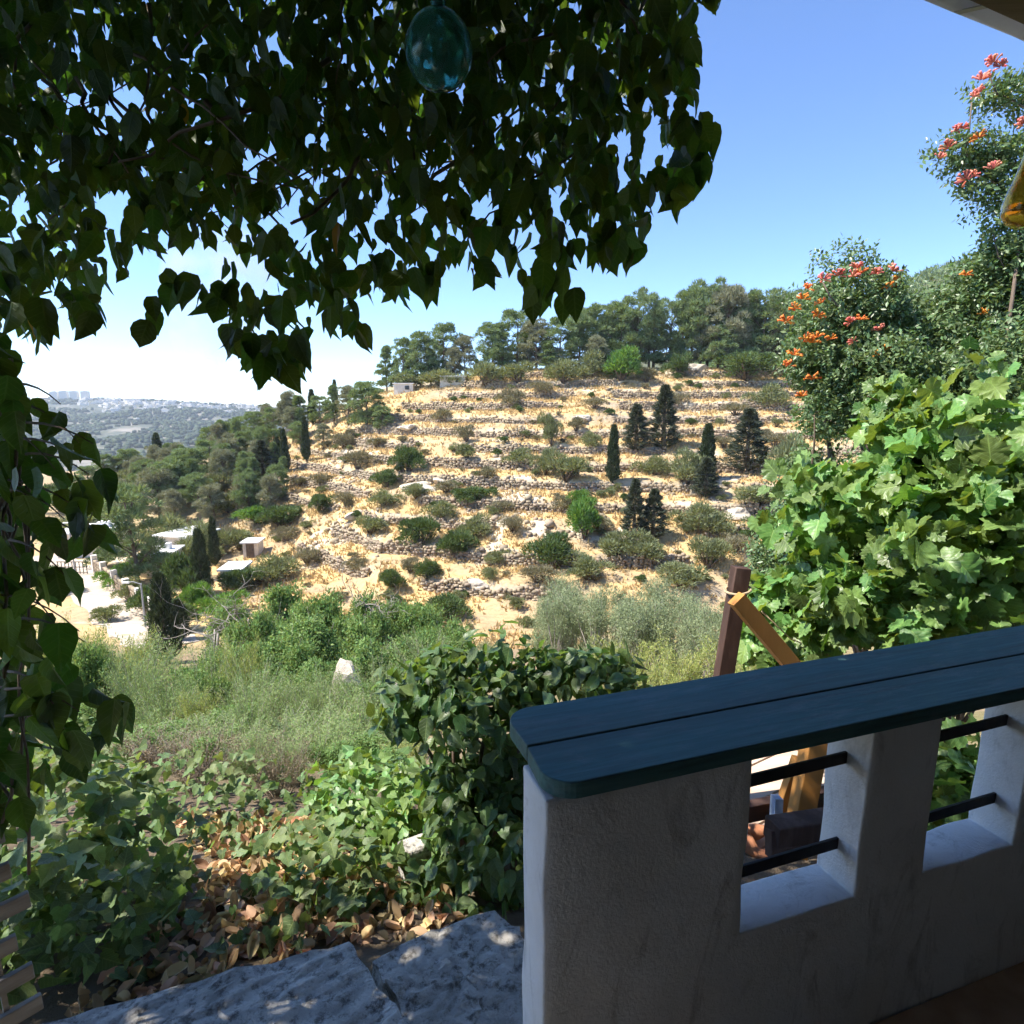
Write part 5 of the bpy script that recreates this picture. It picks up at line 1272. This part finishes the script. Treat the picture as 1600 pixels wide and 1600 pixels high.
# single hanging sprays of the fringe: leaf positions along short shoots
for (u, v, L, t) in [(246, 450, 90, 1.4), (300, 452, 40, 1.45), (330, 465, 40, 1.45), (540, 500, 55, 1.5), (655, 430, 40, 1.5), (845, 430, 70, 1.5), (876, 440, 60, 1.5), (940, 370, 60, 1.5), (968, 370, 58, 1.5), (1060, 290, 60, 1.55), (1095, 240, 60, 1.55), (1085, 200, 40, 1.55), (430, 560, 50, 1.4), (60, 490, 60, 1.25), (130, 480, 45, 1.3), (1120, -8, 30, 1.6), (470, 540, 50, 1.4), (395, 545, 50, 1.4)]:
    k = 5
    P = unproj(u + rng.normal(0, 14, k), v + np.linspace(-25, L - 40, k), t + rng.normal(0, .05, k))
    lv.add(P, rng.normal(0, .3, (k, 3)) + np.array([0, 0, -1]), rng.normal(size=(k, 3)) * np.array([.5, 1, .4]) + np.array([0, -.8, 0]), rng.uniform(.055, .085, k))
# unseen leaf mat added above the frame to shade the canopy and porch
n = 4200
P = np.stack([rng.uniform(-4.2, 1.05, n), rng.uniform(.55, 1.95, n), rng.uniform(2.78, 3.25, n)], -1)
P = np.concatenate([P, np.stack([rng.uniform(-1.7, .75, 6000), rng.uniform(.6, 1.7, 6000), rng.uniform(2.85, 3.4, 6000)], -1), np.stack([rng.uniform(-3.5, -1.5, 2300), rng.uniform(.6, 1.45, 2300), rng.uniform(2.85, 3.3, 2300)], -1)])  # extra leaves added to block sun dapples on the parapet cap and landing
keep = (P[:, 1] < 2.45 - .5 * vn(P[:, 0] * 2, P[:, 1] * 0)) & (vn(P[:, 0] * 3.1, P[:, 1] * 3.1) < .9); P = P[keep]; n = len(P)
lv.add(P, rng.normal(0, .7, (n, 3)) + np.array([0, 0, -.5]), rng.normal(0, .45, (n, 3)) + np.array([0, 0, 1]), rng.uniform(.07, .105, n))
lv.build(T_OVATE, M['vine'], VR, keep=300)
for i in range(70):
    u0 = rng.uniform(-60, 1050); v0 = rng.uniform(-60, 240); t = rng.uniform(1.4, 2.0)
    pts = []; uu, vv = u0, v0; du = rng.normal(0, 18)
    for k in range(9):
        pts.append(at(uu, vv, t)); du += rng.normal(0, 9); uu += du; vv += rng.uniform(8, 36); t += rng.normal(0, .03)
        if vv > 370 or uu > 1020 or (uu > 900 and vv > 250): break
    if len(pts) > 2:
        r0 = rng.uniform(.002, .007); stem_obj(pts, [r0 * (1 - .08 * q) for q in range(len(pts))], VR)
ml = mesh_np('leaf', T_OVATE[0][0], T_OVATE[0][1], (M['vine_yellow'],), smooth=True)
for (u, v, t, rz) in [(283, 160, 1.6, .3), (530, 348, 1.45, 1.4), (60, 470, 1.3, .5)]:
    o = link('yellow_leaf', ml, VR); o.location = at(u, v, t) - VR.location; o.rotation_euler = (R(-80), .2, rz); o.scale = (.06, .075, .07); o['label'] = 'yellowed leaf'
tag(VR, 'dark leafy climber hanging over the porch edge against the sky', 'climbing vine')

# the climber's column beside the landing
VC = empty('vine_column', (-1.15, 1.15, -.2)); lv = Leaves()
COLP = [(-60, 560), (20, 545), (60, 575), (80, 620), (70, 660), (110, 690), (150, 720), (182, 800), (160, 870), (120, 900), (105, 960), (60, 985), (140, 1050), (130, 1085), (215, 1130), (225, 1165), (150, 1180), (100, 1230), (40, 1260), (30, 1300), (-60, 1320)]
vine_leaves(190, COLP, 1.05, 1.5, .05, .092, lv)
vine_leaves(300, [(-90, 560), (0, 545), (25, 640), (30, 900), (40, 1240), (0, 1330), (-90, 1330)], 1.2, 1.7, .06, .095, lv)
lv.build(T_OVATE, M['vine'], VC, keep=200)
for i in range(9):
    pts = []; uu = rng.uniform(-50, 20); t = rng.uniform(1.15, 1.45); du = 0
    for k in range(14): pts.append(at(uu, 560 + k * 62, t)); du = du * .5 + rng.normal(0, 17); uu = min(max(uu + du, -60), 45); t += rng.normal(0, .012)
    stem_obj(pts, rng.uniform(.002, .006), VC)
for i in range(18):
    u0, v0 = rng.uniform(-10, 30), rng.uniform(600, 1120); t = rng.uniform(1.15, 1.3); a_ = rng.uniform(-30, 20); L_ = rng.uniform(50, 130)
    stem_obj([at(u0 + L_ * q, v0 + a_ * q + 55 * q * q, t - .05 * q) for q in np.linspace(0, 1, 6)], [.003, .0028, .0024, .002, .0016, .0012], VC, sides=4)
tag(VC, 'dark vine leaves and brown stems climbing beside the landing', 'climbing vine')

def ivy_shell(lv, blobs, dens, s0, s1, inner=.72, amp=.28, zmin=-.6, hang=.7):
    for i, (c, r, n) in enumerate(blobs):
        P, Nn = shell(int(n * dens), c, r, i * 7 + 3, inner, amp, zmin); m = len(P)
        Nn = Nn + rng.normal(0, .38, (m, 3)) + np.array([0, 0, .35])
        Y = rng.normal(0, .55, (m, 3)) + np.array([0, 0, -hang]) + Nn * .25
        lv.add(P, Y, Nn, rng.uniform(s0, s1, m))
def V3(v): return np.array([v[0], v[1], v[2]])
# ivy mound next to the parapet end
IV = empty('ivy_mound', (-.1, 2.6, -.8)); lv = Leaves()
bl = [(V3(at(800, 1075, 2.95)), (.46, .32, .20), 420), (V3(at(700, 1070, 2.95)), (.24, .28, .16), 180), (V3(at(640, 1105, 2.95)), (.15, .22, .10), 110), (V3(at(925, 1050, 2.9)), (.26, .25, .13), 170), (V3(at(770, 1190, 2.8)), (.30, .30, .34), 380), (V3(at(780, 1330, 2.65)), (.26, .28, .36), 320), (V3(at(715, 1260, 2.75)), (.17, .22, .22), 130), (V3(at(735, 1390, 2.5)), (.18, .2, .12), 90)]
ivy_shell(lv, bl, 1.5, .055, .095, .6, .45)
lv.build(T_OVATE, M['ivy'], IV, keep=300)
for i in range(12):
    a = rng.uniform(0, 6.28); x0, y0 = -.05 + .2 * math.cos(a), 2.7 + .2 * math.sin(a)
    stem_obj([(x0, y0, gz(x0, y0) - .1), (x0 + rng.normal(0, .08), y0, -.3), (x0 + rng.normal(0, .15), y0 + rng.normal(0, .1), .12)], [.02, .014, .006], IV)
tag(IV, 'dense dark ivy mound spilling beside the parapet end', 'ivy')

# ground ivy with fallen leaves
def ground_leaves(lv, poly_pix, n, s0, s1, h0, h1, cap_dist=6.0):
    pts = [hit(u, v) for u, v in poly_pix]; pp = np.array([(p[0].x, p[0].y) for p in pts])
    lo, hi = pp.min(0), pp.max(0); x = rng.uniform(lo[0], hi[0], n * 6); y = rng.uniform(lo[1], hi[1], n * 6)
    k = inpoly(x, y, pp); x, y = x[k][:n], y[k][:n]; m = len(x)
    z = terr(x, y) + h0 + (h1 - h0) * rng.random(m) * vn(x * 2.2, y * 2.2) * 1.6
    Nn = rng.normal(0, .42, (m, 3)) + np.array([-.1, -.35, 1]); Y = rng.normal(0, 1, (m, 3)) + np.array([0, -.5, -.35])
    lv.add(np.stack([x, y, z], -1), Y, Nn, rng.uniform(s0, s1, m))
GI = empty('ground_ivy', (-1.6, 2.8, -.8)); lv = Leaves()
ground_leaves(lv, [(-60, 1380), (200, 1330), (310, 1380), (270, 1470), (120, 1560), (-60, 1590)], 480, .05, .085, .02, .2)
ground_leaves(lv, [(150, 1225), (330, 1240), (560, 1238), (560, 1300), (330, 1300), (180, 1290)], 330, .05, .085, .02, .3)
ground_leaves(lv, [(-80, 1250), (60, 1180), (200, 1160), (250, 1270), (300, 1330), (310, 1420), (200, 1470), (160, 1540), (60, 1560), (-80, 1560)], 1350, .05, .085, .03, .38)
ground_leaves(lv, [(200, 1270), (330, 1290), (470, 1290), (600, 1280), (680, 1330), (690, 1420), (560, 1440), (560, 1470), (430, 1500), (400, 1440), (440, 1370), (330, 1340)], 400, .05, .085, .02, .2)
ground_leaves(lv, [(540, 1250), (700, 1190), (720, 1280), (640, 1310), (540, 1300)], 200, .05, .085, .02, .25)
ground_leaves(lv, [(330, 1340), (440, 1370), (400, 1440), (430, 1500), (330, 1520), (180, 1560), (160, 1540), (310, 1420)], 30, .05, .08, .02, .08)
ivy_shell(lv, [(V3(at(540, 1390, 2.5)), (.30, .25, .15), 150), (V3(at(130, 1300, 2.3)), (.30, .30, .28), 160), (V3(at(110, 1420, 2.0)), (.28, .28, .2), 130)], 1.3, .05, .085, hang=.4)
lv.build(T_IVY, M['ivy_ground'], GI, keep=300)
tag(GI, 'ground ivy creeping over the slope beside the stone steps', 'ivy')
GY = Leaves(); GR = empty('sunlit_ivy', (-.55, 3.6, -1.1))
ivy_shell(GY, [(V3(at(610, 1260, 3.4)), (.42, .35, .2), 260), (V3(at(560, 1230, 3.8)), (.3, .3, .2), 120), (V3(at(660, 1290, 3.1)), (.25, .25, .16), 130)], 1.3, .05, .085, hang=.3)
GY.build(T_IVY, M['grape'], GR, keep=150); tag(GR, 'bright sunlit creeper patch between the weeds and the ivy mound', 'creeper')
LT = empty('leaf_litter', (-1.0, 2.1, -.4)); lv = Leaves()
ground_leaves(lv, [(160, 1540), (310, 1420), (330, 1340), (250, 1280), (480, 1280), (560, 1350), (700, 1400), (720, 1460), (560, 1480), (400, 1530), (180, 1600), (100, 1610)], 1900, .04, .075, .0, .035)
P, Y, Nn, S = lv.arrays(); lv.N = [rng.normal(0, .5, (len(P), 3)) + np.array([0, -.2, 1])]
lv.build(T_DRY, M['litter'], LT, keep=300, leafname='dry_leaf', massname='dry_leaves')
tag(LT, 'carpet of fallen brown leaves beside the stone steps', 'leaf litter', kind='stuff')

# grape vine
GV = empty('grape_vine', at(1450, 1020, 3.6)); GV.location.z = gz(GV.location.x, GV.location.y); lv = Leaves()
bl = [(V3(at(1440, 705, 3.7)), (.40, .4, .27), 240), (V3(at(1560, 735, 3.4)), (.45, .4, .36), 280), (V3(at(1340, 800, 3.7)), (.42, .4, .40), 280), (V3(at(1480, 840, 3.3)), (.50, .4, .45), 360), (V3(at(1270, 930, 3.8)), (.42, .4, .30), 260), (V3(at(1380, 950, 3.4)), (.45, .4, .32), 260), (V3(at(1560, 880, 3.5)), (.4, .4, .4), 200), (V3(at(1230, 1000, 3.7)), (.25, .3, .22), 130), (V3(at(1400, 620, 3.9)), (.18, .2, .14), 50), (V3(at(1500, 1250, 3.0)), (.35, .3, .35), 160)]
for i, (c, r_, n) in enumerate(bl):
    P, Nn = shell(int(n * 1.9), c, r_, 50 + i, .55, .42, -.8); m = len(P)
    Nn = Nn * .6 + rng.normal(0, .75, (m, 3)) + np.array([-.25, -.25, .45]); Y = rng.normal(0, .7, (m, 3)) + np.array([-.1, -.2, -.55])
    lv.add(P, Y, Nn, .075 + .075 * rng.random(m) ** 1.6)
lv.build(T_GRAPE, M['grape'], GV, keep=300)
for i in range(26):
    c, r_, n = bl[i % len(bl)]; q = c + rng.normal(0, .4, 3) * np.array(r_)
    b0 = np.array(GV.location); mid = (b0 + q) / 2 + rng.normal(0, .15, 3); e_ = q + rng.normal(0, .15, 3)
    stem_obj([b0, b0 * .5 + mid * .5 + rng.normal(0, .06, 3), mid, (mid + q) / 2 + rng.normal(0, .05, 3), q, e_], [.022, .017, .012, .009, .007, .004], GV)
tag(GV, 'sunlit grape vine with big lobed leaves beyond the parapet', 'grape vine')

# orange flowering shrub (small pinnate leaves)
HS = empty('flowering_shrub', at(1470, 900, 5.6)); HS.location.z = gz(HS.location.x, HS.location.y)
HB = [(1340, 470, 5.7, (.38, .4, .34), 900), (1300, 540, 5.7, (.34, .4, .36), 800), (1420, 535, 5.8, (.5, .5, .38), 1200), (1548, 475, 5.6, (.42, .5, .46), 1300), (1330, 600, 5.7, (.32, .4, .26), 600), (1480, 620, 5.7, (.6, .5, .4), 1300), (1590, 560, 5.3, (.5, .5, .6), 1200), (1260, 560, 5.8, (.14, .2, .18), 160), (1330, 640, 5.8, (.2, .25, .14), 260), (1300, 820, 5.9, (.40, .4, .42), 900), (1260, 740, 6.0, (.2, .25, .2), 250), (1240, 880, 5.9, (.3, .3, .2), 400), (1480, 880, 5.0, (.7, .5, .7), 1500), (1590, 430, 5.2, (.3, .3, .3), 500), (1560, 960, 4.6, (.5, .4, .4), 700),
      (1545, 265, 5.2, (.26, .3, .20), 480), (1510, 235, 5.2, (.22, .25, .14), 330), (1590, 260, 5.1, (.2, .3, .35), 400), (1560, 145, 5.2, (.13, .2, .10), 180), (1605, 150, 5.2, (.18, .2, .14), 200), (1560, 400, 5.2, (.14, .2, .08), 80), (1400, 590, 5.3, (.45, .4, .35), 900), (1560, 620, 5.0, (.5, .4, .45), 900), (1290, 650, 5.6, (.2, .25, .18), 240), (1250, 830, 5.6, (.25, .3, .25), 350), (1210, 870, 5.7, (.16, .2, .14), 160), (1600, 330, 5.0, (.16, .3, .3), 220), (1430, 760, 5.0, (.5, .4, .5), 700)]
parts = []; mb = MB(); b0 = np.array(HS.location)
for i, (u, v, t, r_, n) in enumerate(HB):
    c = V3(at(u, v, t)); hi_ = v < 330; P, Nn = shell(int(n * (.8 if hi_ else 1.7)), c, tuple(q * (.95 if hi_ else 1.12) for q in r_), 80 + i, .5, .5 if hi_ else .35); m = len(P)
    # short sprays of leaflets
    D = unit(Nn + rng.normal(0, .7, (m, 3)) + np.array([-.1, 0, -.1])); side = unit(np.cross(D, rdir(m)))
    Pq = []; Yq = []
    for k in range(5):
        Pq.append(P + D * (.022 * k)); Yq.append(side * (1 if k % 2 else -1) + D * .6)
    Pq = np.concatenate(Pq); Yq = np.concatenate(Yq); mm = len(Pq)
    parts.append(scatter(T_RH, Pq - b0, Yq, rng.normal(0, .6, (mm, 3)) + np.array([-.15, -.2, .9]), rng.uniform(.034, .06, mm)))
    src = V3(at(1640, 400, 5.2)) if hi_ else b0; mid = (src + c) / 2 + rng.normal(0, .12 if hi_ else .2, 3)
    mb.tube([src, mid, c], [.014, .01, .006] if hi_ else [.04, .025, .01], 5)
    for k in range(4): d_ = rdir(1)[0]; mb.tube([c, c + d_ * .4 * np.array(r_), c + d_ * .75 * np.array(r_) + rng.normal(0, .03, 3)], [.009, .006, .003], 4)
v, f, _ = join(parts); o = link('foliage', mesh_np('foliage', v, f, (M['honey'],)), HS); o['kind'] = 'stuff'
mb.obj('branches', M['bark'], HS, True)
def flower_mesh(mat, seed):
    r = np.random.default_rng(seed); mb = MB()
    for i in range(13):
        a = r.uniform(0, 6.28); e = r.uniform(.1, 1.3); d = Vector((math.cos(a) * math.cos(e), math.sin(a) * math.cos(e), math.sin(e)))
        p0 = d * .012; p1 = d * r.uniform(.045, .06); p2 = p1 + d * .014 + Vector((0, 0, -.008))
        mb.tube([p0, p1, p2], [.0035, .006, .011], 5)
    return mb.data('flower', mat, True)
FM = [flower_mesh(M['flower_orange'], 1), flower_mesh(M['flower_coral'], 2), flower_mesh(M['flower_orange'], 3), flower_mesh(M['flower_coral'], 4)]
FL = [(1255, 468, 'o'), (1242, 482, 'o'), (1262, 452, 'o'), (1338, 420, 'c'), (1332, 432, 'c'), (1345, 428, 'o'), (1370, 428, 'c'), (1395, 425, 'c'), (1400, 442, 'o'), (1390, 448, 'o'), (1310, 432, 'c'), (1285, 438, 'c'), (1284, 474, 'o'), (1278, 494, 'o'), (1260, 530, 'o'), (1275, 528, 'o'), (1268, 536, 'o'), (1228, 503, 'o'), (1330, 505, 'c'), (1345, 500, 'o'), (1372, 556, 'o'), (1380, 548, 'o'), (1334, 536, 'c'), (1240, 555, 'o'), (1232, 572, 'o'), (1270, 592, 'o'), (1254, 620, 'o'), (1298, 530, 'o'), (1535, 490, 'o'), (1510, 430, 'o'), (1580, 392, 'o'), (1592, 390, 'o'), (1570, 380, 'c'), (1375, 517, 'c'), (1236, 840, 'o'),
      (1565, 105, 'c'), (1552, 100, 'c'), (1533, 126, 'c'), (1520, 152, 'c'), (1530, 146, 'c'), (1495, 205, 'c'), (1502, 202, 'c'), (1530, 216, 'o'), (1468, 248, 'c'), (1482, 232, 'c'), (1510, 282, 'c'), (1520, 276, 'c'), (1552, 265, 'c'), (1600, 195, 'c')]
for i, (u, v, k) in enumerate(FL):
    tt = 5.25 if v > 330 else 4.95
    o = link('flower_cluster', FM[(0 if k == 'o' else 1) + 2 * (i % 2)], HS); o.location = at(u, v, tt) - HS.location; s = rng.uniform(.75, 1.25); o.scale = (s,) * 3; o.rotation_euler = (rng.normal(0, .3), rng.normal(0, .3), rng.uniform(0, 6))
mb = MB()
for q in ([(1518, 160), (1515, 200), (1510, 230)], [(1545, 110), (1550, 130), (1560, 150)], [(1552, 365), (1560, 400), (1575, 430)], [(1285, 440), (1295, 460), (1310, 480)]):
    mb.tube([at(u, v, 5.1) for u, v in q], .006, 5)
mb.obj('twigs', M['bark'], HS, True)
tag(HS, 'tall shrub with small leaves and orange and coral flower clusters', 'flowering shrub')

# ------------------------------------------------------------------ the air
hz = MB().box((-300, 1200, -30), (7200, 3900, 290)).obj('haze', M['rock'])
hm, t, b = newmat('haze_air'); t.nodes.remove(b)
pv = N(t, 'ShaderNodeVolumePrincipled'); pv.inputs['Color'].default_value = (.80, .89, 1, 1); pv.inputs['Density'].default_value = .00014; pv.inputs['Anisotropy'].default_value = .2
t.links.new(pv.outputs[0], t.nodes['Material Output'].inputs['Volume'])
hz.data.materials.clear(); hz.data.materials.append(hm)
tag(hz, 'pale summer haze filling the valley air', 'haze', kind='stuff')

# a thin column of smoke rising behind the far ridge
cs_ = []
c0 = ray(318, 640); yb_ = 3700.0
bm = bmesh.new()
rings = []
for i, (v_, hw) in enumerate(((650, 28), (600, 42), (550, 60), (500, 78), (450, 95), (400, 100), (360, 60))):
    u_ = 318 + i * 7; d_ = ray(u_, v_); t_ = yb_ / d_[1]; c_ = Vector((d_[0] * t_, yb_, d_[2] * t_ + CAMZ)); rw = hw * t_ / F
    rings.append([bm.verts.new(c_ + Vector((math.cos(a_) * rw, math.sin(a_) * rw * .6, 0))) for a_ in np.linspace(0, 6.283, 14, endpoint=False)])
for a_, b_ in zip(rings[:-1], rings[1:]):
    for k in range(14): bm.faces.new([a_[k], a_[(k + 1) % 14], b_[(k + 1) % 14], b_[k]])
bm.faces.new(rings[0][::-1]); bm.faces.new(rings[-1])
me = bpy.data.meshes.new('smoke'); bm.to_mesh(me); bm.free()
sm, t, b = newmat('smoke'); t.nodes.remove(b)
pv = N(t, 'ShaderNodeVolumePrincipled'); pv.inputs['Color'].default_value = (.95, .93, .92, 1); pv.inputs['Anisotropy'].default_value = .1
tc = N(t, 'ShaderNodeTexCoord'); nz = N(t, 'ShaderNodeTexNoise', i_Scale=.006, i_Detail=4.0); t.links.new(tc.outputs['Object'], nz.inputs['Vector'])
mr = N(t, 'ShaderNodeMapRange', i_1=.42, i_2=.75, i_3=0.0, i_4=.004); t.links.new(nz.outputs['Fac'], mr.inputs[0]); t.links.new(mr.outputs[0], pv.inputs['Density'])
t.links.new(pv.outputs[0], t.nodes['Material Output'].inputs['Volume']); me.materials.append(sm)
tag(link('smoke', me), 'faint pale smoke column rising behind the far ridge', 'smoke', kind='stuff')
